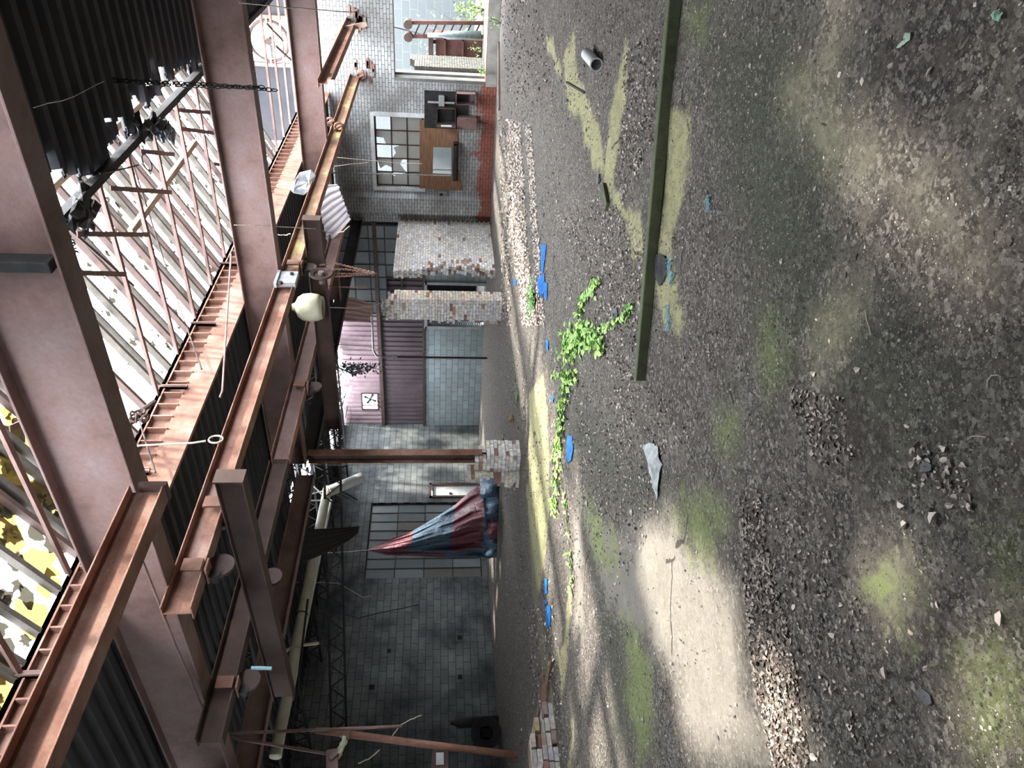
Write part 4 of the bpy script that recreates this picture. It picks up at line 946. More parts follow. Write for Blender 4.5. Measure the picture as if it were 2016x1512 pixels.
# ------------------------------------------------------------------ outside the doorway
mb = MB(); mb.box((XE+.35, -6, -.1), (40, 16, .28)); struct('ground_outside', mb, noisy('outside_slab', (.07,.067,.06), (.11,.105,.095), 3, .9, .3))
mb = MB(); mb.box((30.5, -8, .2), (30.8, 14, 6.5)); struct('wall_outside', mb, BLKO)
mb = MB(); mb.box((XE-.02, 2.0, 0), (XE+.4, 5.85, .30)); struct('doorsill', mb, CONC)
mb = MB(); mb.box((XE+.32, 5.66, .30), (XE+.6, 5.85, 2.8)); mb.box((XE+.0, 5.72, .32), (XE+.36, 5.80, 2.8)); struct('door_jamb', mb, noisy('jamb_paint', (.13,.13,.125), (.2,.2,.19), 4, .7, .2))
mb = brickwork('x', 22.3, 23.6, 5.62, 5.82, lambda x: 2.35+.15*(x > 23), red=0); t = thing('low_block_wall', 'pale block return wall just outside the bright doorway', 'wall', (22.9, 5.72, .28))
o = obj('blockwork', mb, noisy('pale_block', (.09,.088,.078), (.14,.135,.12), 3, .9, .3), t)
RUSTM = noisy('sunlit_machine_rust', (.07,.03,.025), (.13,.06,.05), 3, .85, .4, 0, (.17,.09,.07))
mp = thing('rusty_machine', 'rusted red machine with ribbed panels standing outside the doorway', 'machine', (24.8, 5.9, .28))
mb = MB(); mb.box((24.4, 5.28, .28), (25.4, 6.7, 1.70)); obj('body', mb, RUSTM, mp, bevel=.02)
for z in (.85, 1.40): mb = MB(); mb.box((24.33, 5.28, z), (24.4, 6.7, z+.05)); obj('rib', mb, RUSTM, mp)
for y in (5.30, 5.85, 6.5): mb = MB(); mb.box((24.33, y, .28), (24.4, y+.05, 1.70)); obj('rib', mb, RUSTM, mp)
mb = MB(); mb.box((24.3, 5.3, 1.78), (25.3, 6.6, 1.92)); mb.box((24.5, 5.4, 1.70), (24.6, 5.5, 1.78)); mb.box((24.5, 6.2, 1.70), (24.6, 6.3, 1.78)); obj('top_plate', mb, RUSTD, mp)
mp = thing('conveyor_arm', 'rusty truss arm with two roller ends leaning up outside the doorway', 'machine arm', (24.2, 5.0, .28))
for y in (4.78, 5.16): mb = MB(); mb.bar((24.2, y, .28), (24.2, y+.1, 2.5), .1, .1); obj('arm', mb, RUSTM, mp)
mb = MB()
for k in range(8): mb.bar((24.2, 4.84, .4+k*.25), (24.2, 5.22, .58+k*.25), .04, .04)
obj('lattice', mb, RUSTD, mp)
for y in (4.92, 5.27): mb = MB(); mb.lathe((24.05, y, 2.52), (1,0,0), [(0,0),(0,.05),(0,.13),(.3,.13),(.3,0)], 18); obj('roller', mb, RUSTD, mp)
mb = MB(); mb.lathe((24.0, 5.08, .35), (0,.05,1), [(0,0),(0,.12),(1.0,.12),(1.15,.07),(1.6,.06),(1.6,0)], 16); t = tag(obj('gas_cylinder', mb, noisy('pale_blue_paint', (.12,.15,.16), (.2,.24,.25), 8, .6, .2), smooth=True, loc=(24.0,5.08,.3)), 'pale blue flaking cylinder strapped in front of the truss arm', 'cylinder')

def leaf(mb, c, d, n, ln, wd, tone=None):
    d = nrm(d); s_ = nrm(np.cross(d, n)); n = nrm(np.cross(s_, d)); c = V(*c)
    t = random.random() if tone is None else tone; mb.cc = (t, t, t)
    mb.add([c, c+d*ln*.35+s_*wd*.5+n*ln*.06, c+d*ln*.75+s_*wd*.35+n*ln*.05, c+d*ln-n*ln*.08, c+d*ln*.75-s_*wd*.35+n*ln*.05, c+d*ln*.35-s_*wd*.5+n*ln*.06, c+d*ln*.5], [(0,1,6),(1,2,6),(2,3,6),(3,4,6),(4,5,6),(5,0,6)])
def rv(): v = np.array([random.gauss(0,1) for _ in range(3)]); return v/np.linalg.norm(v)
def bushy(name, label, cat, base, h, r, n, ln, m=VINE):
    t = thing(name, label, cat, base); st = MB(); lf = MB()
    for k in range(max(3, n//14)):
        d = rv(); d[2] = abs(d[2])+.8; d = nrm(d); pts = [V(*base)]
        for q in range(5): pts.append(pts[-1]+d*h/5*random.uniform(.7,1.2)+V(random.uniform(-r,r),random.uniform(-r,r),0)*.25)
        st.tube(pts, .008, 5, r1=.003)
        for p in pts[1:]:
            for _ in range(3): leaf(lf, p+rv()*r*.25, rv()+V(0,0,.2), rv(), ln*random.uniform(.6,1.2), ln*.45)
    obj('stems', st, RAFT, t); obj('leaves', lf, m, t)
bushy('weed_bush', 'bright green weeds sprouting beside the truss arm outside', 'plant', (24.3, 4.45, .28), .9, .4, 150, .12)
bushy('weed_bush', 'tall wispy green plant against the pale outside wall', 'plant', (27.0, 6.6, .28), 2.6, .9, 120, .12, FERN)
bushy('weed_bush', 'small weed in front of the rusted outdoor machine', 'plant', (23.8, 5.45, .28), .5, .2, 40, .08)
bushy('weed_bush', 'weeds on the sill at the sunlit jamb of the doorway', 'plant', (XE-.1, 5.5, .28), .25, .15, 30, .07)
bushy('weed_bush', 'sprig of green trailing below the doorway sill', 'plant', (XE-.5, 4.1, .0), .35, .3, 50, .07)
a = MB(); a.tube([(27, 5.6, 3.2), (27.2, 5.75, 2.6), (26.8, 5.9, 1.4)], .02, 6); tag(obj('hanging_hose', a, BLACK, loc=(27,5.6,3.2)), 'thin dark hose drooping across the outside wall', 'hose')

# ------------------------------------------------------------------ crane wheel, chains, lamp
hw = thing('hoist_wheel', 'round rusty chain hoist wheel with its bundle of hand chains on the crane bridge', 'chain hoist', P(1, 5.75, 633, 546))
c = V(*hw.location)
view = nrm(c-CO)
mb = MB(); mb.lathe(c-V(.0,.06,0), (0,1,0), [(0,0),(0,.05),(.02,.06),(.02,.11),(.0,.12),(-.02,.17),(.0,.185),(.02,.17),(.05,.12),(.06,0)], 36); obj('rim', mb, RUSTD, hw)
mb = MB(); mb.lathe(c-V(0,.10,0), (0,1,0), [(0,0),(0,.045),(.2,.045),(.2,0)], 18); obj('hub', mb, RUST, hw)
def chain(name, label, pts, m, lk=.055, r=.006, parent=None, cat='chain', dens=1.0):
    mb = MB(); pts = [V(*p) for p in pts]; L_ = [0]
    for p, q in zip(pts[:-1], pts[1:]): L_.append(L_[-1]+np.linalg.norm(q-p))
    n = int(L_[-1]/(lk*.78)*dens)
    for i in range(n):
        s_ = L_[-1]*(i+.5)/n; k = max(j for j in range(len(L_)-1) if L_[j] <= s_); t = (s_-L_[k])/(L_[k+1]-L_[k]); p = pts[k]*(1-t)+pts[k+1]*t; d = nrm(pts[k+1]-pts[k])
        a_ = nrm(np.cross(d, (0.3,1,0.2))); b_ = np.cross(d, a_); ax = a_ if i % 2 else b_
        mb.torus(p, ax, lk*.32, r, 10, 4, 1.55, u=d)
    if parent is not None: return obj('chain', mb, m, parent)
    return tag(obj(name, mb, m, loc=tuple(pts[0])), label, cat)
K = lambda x, y, Y=5.7: P(1, Y, x, y)
kw = dict(m=RUSTO, lk=.045, r=.005)
chain('hand_chain', '', parent=hw, pts=[K(630,522), K(660,518), K(700,528), K(738,537)], **kw)
chain('hand_chain', '', parent=hw, pts=[K(640,530,5.66), K(680,530,5.66), K(738,538,5.66)], **kw)
chain('hand_chain', '', parent=hw, pts=[K(645,538,5.74), K(690,539,5.74), K(735,537,5.74)], **kw)
chain('hand_chain', '', parent=hw, pts=[K(650,545,5.72), K(690,543,5.72), K(742,538,5.72)], **kw)
chain('hand_chain', '', parent=hw, pts=[K(668,565,6.3), K(722,566,6.3)], **kw)
mb = MB(); mb.tube([c+V(0,0,-.05), K(640,562,6.3), K(668,565,6.3)], .006, 6); obj('chain_rod', mb, RUSTD, hw)
# double chain wrapped round the middle beam
X_ = lambda x, y, X=8.9: P(0, X, x, y)
chain('hanging_chain', 'black double chain crossing the middle beam, upper strand', [X_(210,155), X_(260,160), X_(330,163), X_(420,167), X_(545,178)], BLACK, .075, .007)
chain('hanging_chain', 'black double chain crossing the middle beam, lower strand', [X_(212,158), X_(260,162), X_(330,167), X_(420,171), X_(520,172)], BLACK, .075, .007)
def wire(label, pts, r=.006, m=None, name='wire', cat='wire'):
    a = MB(); pts = [V(*p) for p in pts]; out = [pts[0]]
    for p, q in zip(pts[:-1], pts[1:]):
        for t in (.33, .66, 1.0): out.append(p*(1-t)+q*t+(rv()*.008 if t < 1 else 0))
    a.tube(out, r, 6); return tag(obj(name, a, m or ROPE, loc=tuple(pts[0])), label, cat)
wire('taut dark cable from the chain knot up to the sooty roof near the corner', [X_(210,157), X_(165,95), X_(88,0)], .006, STEELGREY)
wire('pale cobwebbed wire from the chain knot towards the closest beam', [X_(205,160,7.5), X_(145,190,6.6), X_(66,212,5.6)], .004)
mb = MB(); 
for k in range(5): mb.torus(X_(208+k*2,156+k), rv(), .05, .006, 12, 4)
tag(obj('chain_knot', mb, BLACK, loc=tuple(X_(210,157))), 'tangled knot where the black double chain hangs from its cable', 'knot')
# lamp
lm = thing('dome_lamp', 'big cream enamel dome lamp hanging behind the dark crane bridge', 'lamp', P(1, 6.6, 600, 605))
c = V(*lm.location)
mb = MB(); d = V(0,0,-1)
mb.lathe(c+V(0,0,.20), d, [(0,.0),(0,.055),(.05,.075),(.10,.17),(.18,.22),(.30,.235),(.42,.22),(.50,.18)], 32); obj('shade', mb, CREAM, lm, smooth=True, solid=.006)
mb = MB(); mb.lathe(c+V(0,0,.34), d, [(0,0),(0,.04),(.16,.045),(.16,0)], 16); obj('cap', mb, BLACK, lm)
# wires and rods (pixel-traced on the planes of the frame)
Yp = lambda Y: (lambda x, y: P(1, Y, x, y))
y6 = Yp(6.1); y5 = Yp(5.6)
def rod(label, pts, r, m, name='rod', cat='rod'):
    a = MB(); a.tube(pts, r, 7); return tag(obj(name, a, m, loc=tuple(pts[0])), label, cat)
rod('long thin hanger rod crossing the skylight to a girder stiffener', [P(2,5.25,248,280), P(1,6.12,338,560), P(1,6.12,397,727)], .012, RUSTD)
rod('thin hanger rod ending on the stiffener nearest the closest beam', [P(1,6.1,272,822), P(1,6.1,306,930)], .011, RUSTD)
rod('straight pale rusty rod hanging past the ladder-like fluted strip', [y5(455,500), y5(446,640), y5(438,770), y5(433,782)], .013, RUST)
a = MB(); e = [y5(276,877), y5(380,872)]; a.tube([P(1,6.15,262,879), *e, y5(405,868)], .011, 7); a.torus(y5(425,865), (0,1,0), .075, .011, 16, 6, .8); tag(obj('eye_hook', a, ROPE, loc=tuple(e[0])), 'pale eye hook rod pointing down over the orange rail', 'hook')
a = MB(); e = [P(2,5.1,196,342), P(2,5.1,245,332), P(2,5.1,272,325)]; a.tube(e, .01, 7); a.torus(P(2,5.1,289,320), (0,.3,1), .1, .01, 18, 6); tag(obj('eye_hook', a, BLACK, loc=tuple(e[0])), 'black ring ended rod beneath the torn roof edge', 'hook')
a = MB(); e = [P(1,5.2,501,106), P(1,5.2,524,122)]; a.tube(e, .01, 7); a.torus(P(1,5.2,541,124), (0,1,0), .1, .01, 16, 6); tag(obj('eye_hook', a, RUST, loc=tuple(e[0])), 'ring ended hook below the gable fan', 'hook')
rod('pipe stub tied beside the closest beam just past its dark flange', [P(1,5.6,243,835), P(1,5.6,244,900), P(1,5.6,247,975)], .022, RUSTD, 'pipe_rail', 'pipe')
rod('bent branch-like pipe caught at the girder top near the closest beam', [P(1,5.7,245,840), P(1,5.7,262,830), P(1,5.7,280,808), P(1,5.7,305,790)], .03, RUSTD, 'bent_pipe', 'pipe')
rod('thin rod along the rear face of the closest beam', [P(0,4.38,277,1095), P(0,4.38,345,1270), P(0,4.38,413,1425)], .012, RUST)
mb = MB()
for k in range(9): mb.torus(P(1,5.6,262+k*3,818+6*math.sin(k)), rv(), .05, .014, 10, 5)
tag(obj('cable_tangle', mb, RUSTD, loc=tuple(P(1,5.6,270,818))), 'knotted cable tangle hanging beside the girder and closest beam', 'cable')
wr = [('pale wire looping across both deep beams near the picture edge', [P(0,10.25,470,5), P(0,10,560,15), P(0,12,640,20), P(0,13,700,24)]),
      ('stiff pale wire twisting over the middle of the wall window', [P(0,17,635,308), P(0,17,705,314), P(0,17,800,322), P(0,17,830,322)]),
      ('short curly pale wire end left of the twisted wire', [P(0,16,655,328), P(0,16,700,322), P(0,16,725,320)]),
      ('pale wire stretched from the middle beam to the hanging lilac sheet', [P(0,10,461,443), P(0,10.5,560,447), P(0,11,628,450), P(0,11,655,462), P(0,11,676,456), P(0,11,688,445)]),
      ('bent pale wire on the dark side of the middle beam', [P(0,10,547,462), P(0,10,563,463), P(0,10,572,460)]),
      ('cord from the crane bridge past the lamp to the slim pillar', [P(0,12,627,605), P(0,13,700,607), P(0,14.5,740,600), P(0,15.5,770,590)]),
      ('long sagging cord across the ribbed rear wall', [P(0,14,636,676), P(0,16,700,680), P(0,18,760,688), P(0,20,845,690)]),
      ('curled wire hooked over the dark left wall', [V(*P(1,15,660,1145)[:2], 5.0), P(1,15,665,1148), P(1,15,715,1176), P(1,15,732,1172)]),
      ('long black cable drooping over the block wall', [V(*P(1,16,660,1204)[:2], 5.02), P(1,16,665,1206), P(1,16,705,1217), P(1,16,745,1207), P(1,16,825,1190)]),
      ('frayed pale wire at the end of the leaning pipe', [P(1,9.6,772,1450), P(1,9.6,785,1430), P(1,9.6,808,1416), P(1,9.6,830,1408)]),
      ('straight pale wire below the frayed one', [P(1,9.6,705,1503), P(1,9.6,725,1495), P(1,9.6,747,1476)]),
      ('thin rope from the tarp peak up to the roof', [P(1,14.5,722,1083), P(1,14.5,690,1086), P(1,14.5,600,1092)])]
for i, (lab, pts) in enumerate(wr): wire(lab, pts, .007 if i != 8 else .012, BLACK if i == 8 else ROPE)
# conduit bend on the rear wall side
rod('grey conduit dropping with a rounded bend before the ribbed rear wall', [P(0,19,731,604), P(0,19,733,640), P(0,19,735,690), P(0,19,741,700), P(0,19,752,703), P(0,19,775,704)], .03, GALV, 'conduit', 'conduit')
a = MB(); p = P(0, 19, 775, 704); a.box((p[0]-.05, p[1]-.08, p[2]-.06), (p[0]+.05, p[1]+.06, p[2]+.06)); tag(obj('junction_box', a, GALV, loc=tuple(p)), 'small grey junction box at the end of the bent conduit', 'box')
rod('rusty upright pipe below the grey junction box to the floor', [P(0,19,782,703), V(*P(0,19,782,703)[:2], 0.02)], .035, RUSTD, 'standpipe', 'pipe')
rod('blue cord wrapped round the dull rail splice', [P(1,7.5,495,1315), P(1,7.5,535,1316)], .02, BLUEW, 'cord', 'cord')
rod('bracket arm sticking out from the cream duct', [P(1,12.6,560,1283), P(1,12.5,580,1272), P(1,12.4,628,1266)], .03, CREAM, 'bracket_arm', 'bracket')
# broken rear roof debris (silhouettes against the hole)
for k in range(14):
    x = random.uniform(16.5, 20.8); y = random.uniform(13.2, 17.4); p = V(x, y, random.uniform(4.5, 4.95)); q = p+V(random.uniform(-.6,.6), random.uniform(-.6,.6), random.uniform(-.7,.1))
    a = MB(); a.bar(p, q, random.uniform(.02,.06), .02); tag(obj('roof_splinter', a, RUSTK, loc=tuple(p)), 'one of the dark splinters dangling in the torn rear roof', 'splinter', 'splinters in the rear roof hole')
mb = MB(); bs_ = P(0, 18.5, 640, 672)
for k in range(260):
    p = P(0, 17.5+random.random(), random.gauss(700,22), random.gauss(724,6)); leaf(mb, p, rv(), rv(), .12, .06, random.random())
tag(obj('dangling_foliage', mb, leafmat('sooty_leaves', (.03,.035,.03), (.22,.26,.26)), loc=(18,15.6,4.2)), 'dark rag of dead creeper dangling through the torn rear roof', 'creeper', kind='stuff')

# leaning pipe group, bottom-left
Y9 = Yp(9.3)
lpipe = thing('leaning_pipe', 'thick orange rusty pipe leaning from the brick heap up into the dark', 'pipe', P(1, 9.3, 1020, 1487))
mb = MB(); mb.tube([Y9(1020,1487), Y9(820,1463), Y9(622,1437)], .045, 14); obj('tube', mb, RUSTO, lpipe, smooth=True)
for xx, yy in ((671,1443),(684,1446)): 
    p, q = Y9(xx,yy), Y9(xx+5,yy+.7); mb = MB(); mb.tube([p, q], .056, 14); obj('collar', mb, RUST, lpipe)
mb = MB(); pts = [Y9(678,1450), Y9(677,1462), Y9(671,1478), Y9(664,1488)]; mb.tube(pts, .03, 8)
for k in range(7): mb.torus(lerp(pts[1], pts[3], k/6)+rv()*.01, rv(), .035, .012, 10, 5)
tag(obj('hose_clip', mb, noisy('pale_green_hose', (.45,.48,.36), (.65,.66,.5), 20, .6, .2), loc=tuple(pts[0])), 'pale knotted hose clipped between the leaning pipe and the upright', 'hose')
rod('slim pale pipe running level above the leaning pipe', [P(1,9.0,400,1446), P(1,9.1,600,1438), P(1,9.2,792,1430)], .02, RUST, 'slim_pipe', 'pipe')
rod('thin rusty pipe slanting to the knotted hose', [P(1,9.4,440,1450), P(1,9.4,560,1470), P(1,9.4,662,1487)], .02, RUST, 'slim_pipe', 'pipe')
a = MB(); a.bar(Y9(650,1500), Y9(664,1486), .14, .05, (1,0,0)); a.bar(Y9(654,1478), Y9(654,1530), .08, .14); tag(obj('mounting_channel', a, RUST, loc=tuple(Y9(654,1500))), 'short rusty channel holding the valve at the picture edge', 'channel')
fx = thing('flood_fixture', 'small box light fixture with a mirrored face low at the picture edge', 'light fixture', P(1, 9.9, 866, 1500))
p = V(*fx.location); a = MB(); a.box(p-V(.11,.08,.11), p+V(.11,.08,.11)); obj('housing', a, RUSTD, fx)
a = MB(); a.box(p-V(.08,.09,.05), p-V(-.08,.078,-.05)); obj('reflector', a, GALV, fx)
# dark drum and cylinder by the left wall
dr = thing('flanged_drum', 'dark rusty flanged drum lying by the left wall', 'drum', (9.0, 17.0, 0))
c = V(*dr.location)+V(.0,.2,.37); ax_ = nrm((-.55,-.85,.05))
mb = MB(); mb.lathe(c-ax_*.5, ax_, [(0,0),(0,.27),(.75,.27),(.75,.36),(.82,.36),(.82,.15)], 30); obj('barrel', mb, RUSTK, dr, smooth=False)
mb = MB(); q = c+ax_*.325; a1 = nrm(np.cross(ax_, (0,0,1))); b1_ = np.cross(ax_, a1); mb.add([q+a1*i*.1+b1_*j*.1 for i, j in ((-1,-1),(1,-1),(1,1),(-1,1))], [(0,1,2,3)]); obj('square_hole', mb, DARK, dr)
g_ = (9.6, 16.95, 0); mb = MB(); mb.lathe((g_[0], g_[1]+.9, 0), (0,0,1), [(0,0),(0,.13),(1.0,.13),(1.12,.06),(1.2,.05),(1.2,0)], 20); tag(obj('gas_cylinder', mb, RUSTK, smooth=True, loc=(g_[0], g_[1]+.9, 0)), 'tall dark gas cylinder upright behind the flanged drum', 'cylinder')
for i, (x_, y_, r_) in enumerate(((766,1281,.05),(732,1353,.07),(905,1255,.06),(906,1333,.06))):
    p = P(1, YL, x_, y_); a = MB(); a.box((p[0]-r_, YL-.012, p[2]-r_), (p[0]+r_, YL-.002, p[2]+r_)); tag(obj('wall_hole', a, DARK, loc=tuple(p)), ('small ragged hole high in the left block wall','square hole with a pale lip, nearest the roof joists','black hole low on the pale patch of the left wall','black socket hole low on the left wall towards the drum')[i], 'hole')

# ------------------------------------------------------------------ tarp
def tarp_mat():
    m, nt, b = mat('tarpaulin'); at = N(nt, 'ShaderNodeAttribute'); at.attribute_name = 'tone'; v = co(nt)
    f = tex(nt, 5, 8, .6, v); L(nt, mix(nt, mth(nt, 'MULTIPLY', f, .5), at.outputs['Color'], (.12,.12,.14)), b.inputs['Base Color'])
    b.inputs['Roughness'].default_value = .38; b.inputs['Specular IOR Level'].default_value = .6
    wv2 = N(nt, 'ShaderNodeTexNoise'); wv2.inputs['Scale'].default_value = 4; wv2.inputs['Distortion'].default_value = 2; wv2.inputs['Detail'].default_value = 5; L(nt, v, wv2.inputs['Vector']); bump(nt, b, wv2.outputs['Fac'], .9, .08); return m
TARP = tarp_mat()
fb = G(980, 1020); tdep = (CM @ (fb-CO))[2]*.985
def vp(x, y, dd=0): r = CM.T @ np.array([(x-1008)/F, (y-756)/F, 1.0]); return CO+r*(tdep+dd)
right = [(722,1083),(765,1063),(811,1046),(859,1018),(896,994),(925,968),(948,952)]
left = [(722,1084),(763,1093),(805,1094),(848,1096),(900,1098),(935,1096),(966,1100)]
tp = thing('tarpaulin', 'big draped tarpaulin of red and blue panels hung in a peak from a rope', 'tarpaulin', (fb[0], fb[1], 0))
RED_, BLU_ = (.20,.035,.05), (.045,.115,.19)
mb = MB(); ns, ntt = 60, 70; vs = []; cols = []
for i in range(ns+1):
    s_ = i/ns*6; k = min(5, int(s_)); t = s_-k
    a_ = np.array(right[k])*(1-t)+np.array(right[k+1])*t; b_ = np.array(left[k])*(1-t)+np.array(left[k+1])*t
    for j in range(ntt+1):
        u = j/ntt; q = a_*(1-u)+b_*u; w_ = (i/ns)
        fold = w_*(.30*math.sin(u*9+w_*1.5)+.10*math.sin(u*31+w_*4)+.07*math.sin(u*55-w_*7))
        vs.append(vp(q[0], q[1], fold-.9*w_*math.sin(u*math.pi)))
        x_ = q[0]+(u-.5)*12
        if u < .88: c_ = RED_ if x_ < 808 or 890 < x_ < 952 else BLU_
        else: c_ = RED_ if x_ < 880 else BLU_
        cols.append(c_)
mb.add(vs, [(i*(ntt+1)+j, i*(ntt+1)+j+1, (i+1)*(ntt+1)+j+1, (i+1)*(ntt+1)+j) for i in range(ns) for j in range(ntt)]); mb.c = cols
obj('hanging_sheet', mb, TARP, tp, smooth=True, solid=.004)
mb = MB(); vs = []; cols = []; nx_, ny_ = 60, 14
for i in range(nx_+1):
    u = i/nx_; y_ = 938+u*160
    for j in range(ny_+1):
        w_ = j/ny_; x0_ = 944+10*u if u < .9 else 950; x_ = x0_+(984-6*u-x0_)*w_
        p = vp(x_, y_, -.35*math.sin(w_*2.4)-.9*math.sin(u*math.pi)*.8+.12*math.sin(u*23+w_*3)+.07*math.sin(u*51)); p[2] = max(p[2], .02+.02*abs(math.sin(u*30)))
        vs.append(p); cols.append(BLU_ if (u < .55 or u > .78 or w_ < .3) else RED_)
mb.add(vs, [(i*(ny_+1)+j, i*(ny_+1)+j+1, (i+1)*(ny_+1)+j+1, (i+1)*(ny_+1)+j) for i in range(nx_) for j in range(ny_)]); mb.c = cols
obj('trailing_hem', mb, TARP, tp, smooth=True, solid=.004)

# ------------------------------------------------------------------ things on the floor
def ground(x, y, dz=0): p = G(x, y); return V(p[0], p[1], fz(p[0], p[1])+dz)
def timber(label, a, b, w_, h_, m):
    t = thing('timber', label, 'timber', a); mb = MB(); mb.bar(V(*a)+V(0,0,h_/2), V(*b)+V(0,0,h_/2), w_, h_); obj('plank_body', mb, m, t, bevel=.006); return t
GRNW = noisy('mossy_timber', (.03,.035,.024), (.11,.13,.07), 5, .9, .4, 0, (.07,.065,.05))
p0, p1, p2 = G(1336,-60), G(1300,300), G(1264,748)
mb = MB(); a0, a1 = ground(1346,-60), ground(1306,335); a2, a3 = ground(1306,300), ground(1270,748)
tm1 = thing('timber', 'long mossy square timber lying on the floor, the length towards the doorway side', 'timber', tuple(a1)); mb.bar(a0+V(0,0,.046), a1+V(0,0,.046), .08, .088); obj('beam_body', mb, GRNW, tm1, bevel=.006)
tm2 = thing('timber', 'long mossy square timber whose cut end points at the creeping vine', 'timber', tuple(a2)); mb = MB(); mb.bar(a2+V(-.04,-.02,.044), a3+V(0,0,.042), .075, .084); obj('beam_body', mb, GRNW, tm2, bevel=.006)
def floorboard(label, p, q, w_, h_, m, name='board', cat='board'):
    a = MB(); a.bar(ground(*p, h_/2+.004), ground(*q, h_/2+.004), w_, h_); return tag(obj(name, a, m, loc=tuple(ground(*p))), label, cat)
floorboard('short dark mossy block between the two pale yellow streaks', (1192,368), (1200,408), .1, .03, GRNW, 'wood_block', 'block')
floorboard('small dark slate strip beside the pale yellow streak', (1181,343), (1180,362), .09, .02, SLATE, 'slate_strip', 'slate')
floorboard('thin dark stick near the white pipe piece', (1117,162), (1152,183), .02, .015, BLACK, 'stick', 'stick')
floorboard('long narrow rusty plank across the mossy strip', (1072,1395), (1090,1300), .05, .03, RUSTO)
floorboard('rusty thin plank in front of the brick heap', (1058,1412), (1068,1345), .06, .02, RUST)
floorboard('second thin rusty plank by the brick heap', (1066,1400), (1072,1330), .04, .02, RUSTO)
floorboard('rusty brown angle strip lying under the blue scraps', (1062,585), (1060,640), .07, .03, RUSTO)
floorboard('rust coloured plank along the foot of the doorway sill', (984,85), (986,215), .12, .05, RUST)
c = ground(1012, 823); mb = MB(); mb.tube([c+V(-.09,.0,.05), c+V(.09,.03,.05)], .05, 12); tag(obj('wood_stub', mb, noisy('ochre_wood', (.2,.13,.06), (.35,.25,.12), 6, .8, .3), loc=tuple(c)), 'short ochre log stub on the far dark floor', 'log')
pc = ground(1178, 120); pipe_t = thing('pipe_piece', 'short white plastic pipe piece lying open end towards the camera', 'pipe', tuple(pc))
p, q = ground(1166,107,.062), ground(1186,128,.062); mb = MB(); mb.pipe(p, q, .058, .05, 28); obj('sleeve', mb, WHITE, pipe_t)
d = nrm(q-p); mb = MB(); mb.pipe(q-d*.03, q, .064, .05, 28); obj('collar', mb, WHITE, pipe_t)
def sheet(name, label, cat, poly, m, h=.03, crumple=.02, n=14, lift=.012, group=None):
    P_ = np.array([ground(*q) for q in poly]); c = P_.mean(0); mb = MB(); vs = []
    rings = 6; k = len(poly)*4
    edge = [lerp(P_[i], P_[(i+1) % len(poly)], t/4) for i in range(len(poly)) for t in range(4)]
    vs.append(c+V(0,0,h))
    for r in range(1, rings+1):
        f = r/rings
        for e in edge:
            p = c*(1-f)+e*f; p = p+V(*(rng.normal(0, crumple*.25, 2)), 0); p[2] = max(fz(p[0], p[1])+.006, fz(p[0], p[1])+lift+h*(1-f)+crumple*.6*noise.noise(Vector((p[0]*14, p[1]*14, 1)))); vs.append(p)
    fs = [(0, 1+i, 1+(i+1) % k) for i in range(k)]+[(1+r*k+i, 1+(r+1)*k+i, 1+(r+1)*k+(i+1) % k, 1+r*k+(i+1) % k) for r in range(rings-1) for i in range(k)]
    mb.add(vs, fs); return tag(obj(name, mb, m, smooth=False, solid=.003, loc=tuple(c)), label, cat, group)
sheet('plastic_sheet', 'crumpled translucent white plastic strip on the greenish floor', 'plastic', [(1268,880),(1285,870),(1298,882),(1305,915),(1301,950),(1296,985),(1288,960),(1280,920)], PLASTIC, .02, .03)
sheet('black_rag', 'flat black rubber rag beside the mossy timber', 'rag', [(1288,512),(1296,502),(1312,503),(1318,520),(1314,545),(1303,565),(1293,545)], BLACK, .02, .02)
for i, (poly, lab) in enumerate(((((1066,480),(1076,482),(1074,510),(1070,538),(1066,535)), 'long thin blue tarp scrap nearest the right hand rubble'),
        (((1058,545),(1072,538),(1074,560),(1070,590),(1060,580)), 'broad crumpled blue tarp scrap beside the fern'),
        (((1072,555),(1080,556),(1078,590),(1074,592)), 'narrow blue tarp scrap against the broad one'),
        (((1075,668),(1081,670),(1080,690),(1076,688)), 'small blue scrap on the yellow mossy line'),
        (((1119,855),(1128,858),(1132,880),(1128,905),(1120,912),(1118,880)), 'bright blue plastic scrap in the creeping vine'),
        (((1086,778),(1091,780),(1090,792),(1086,790)), 'tiny blue scrap left of the yellow leafed vine tip'),
        (((1073,1138),(1079,1140),(1079,1168),(1074,1170)), 'pale blue plastic strip, first of the two on the bare edge'),
        (((1077,1192),(1086,1194),(1085,1234),(1078,1236)), 'longer blue plastic strip past the small blue crumb'),
        (((1072,1182),(1077,1182),(1077,1190),(1073,1190)), 'small blue crumb between the two blue strips'),
        (((1012,548),(1018,552),(1017,562),(1012,560)), 'faded lilac scrap in the leaf litter'),)):
    sheet('blue_scrap', lab, 'plastic scrap', poly, BLUE, .03 if i in (1,4) else .012, .02)
sheet('slate_scrap', 'thin grey slate disc on the brown floor', 'slate', [(1817,913),(1828,908),(1838,915),(1838,925),(1825,930),(1817,922)], SLATE, .004, .002)
sheet('slate_scrap', 'dark oval slate flake above the yellow green floor patch', 'slate', [(1816,1358),(1824,1356),(1838,1368),(1841,1384),(1832,1388),(1820,1374)], SLATE, .004, .002)
sheet('slate_scrap', 'broken slate square near the creeping vine', 'slate', [(1206,610),(1216,606),(1218,624),(1210,634)], SLATE, .006, .003)
sheet('green_chip', 'green paint chip near the picture corner', 'paint chip', [(1962,28),(1974,20),(1984,28),(1978,42),(1968,40)], noisy('green_chip_paint', (.16,.3,.24), (.3,.45,.36), 9, .7, .2), .01, .01)
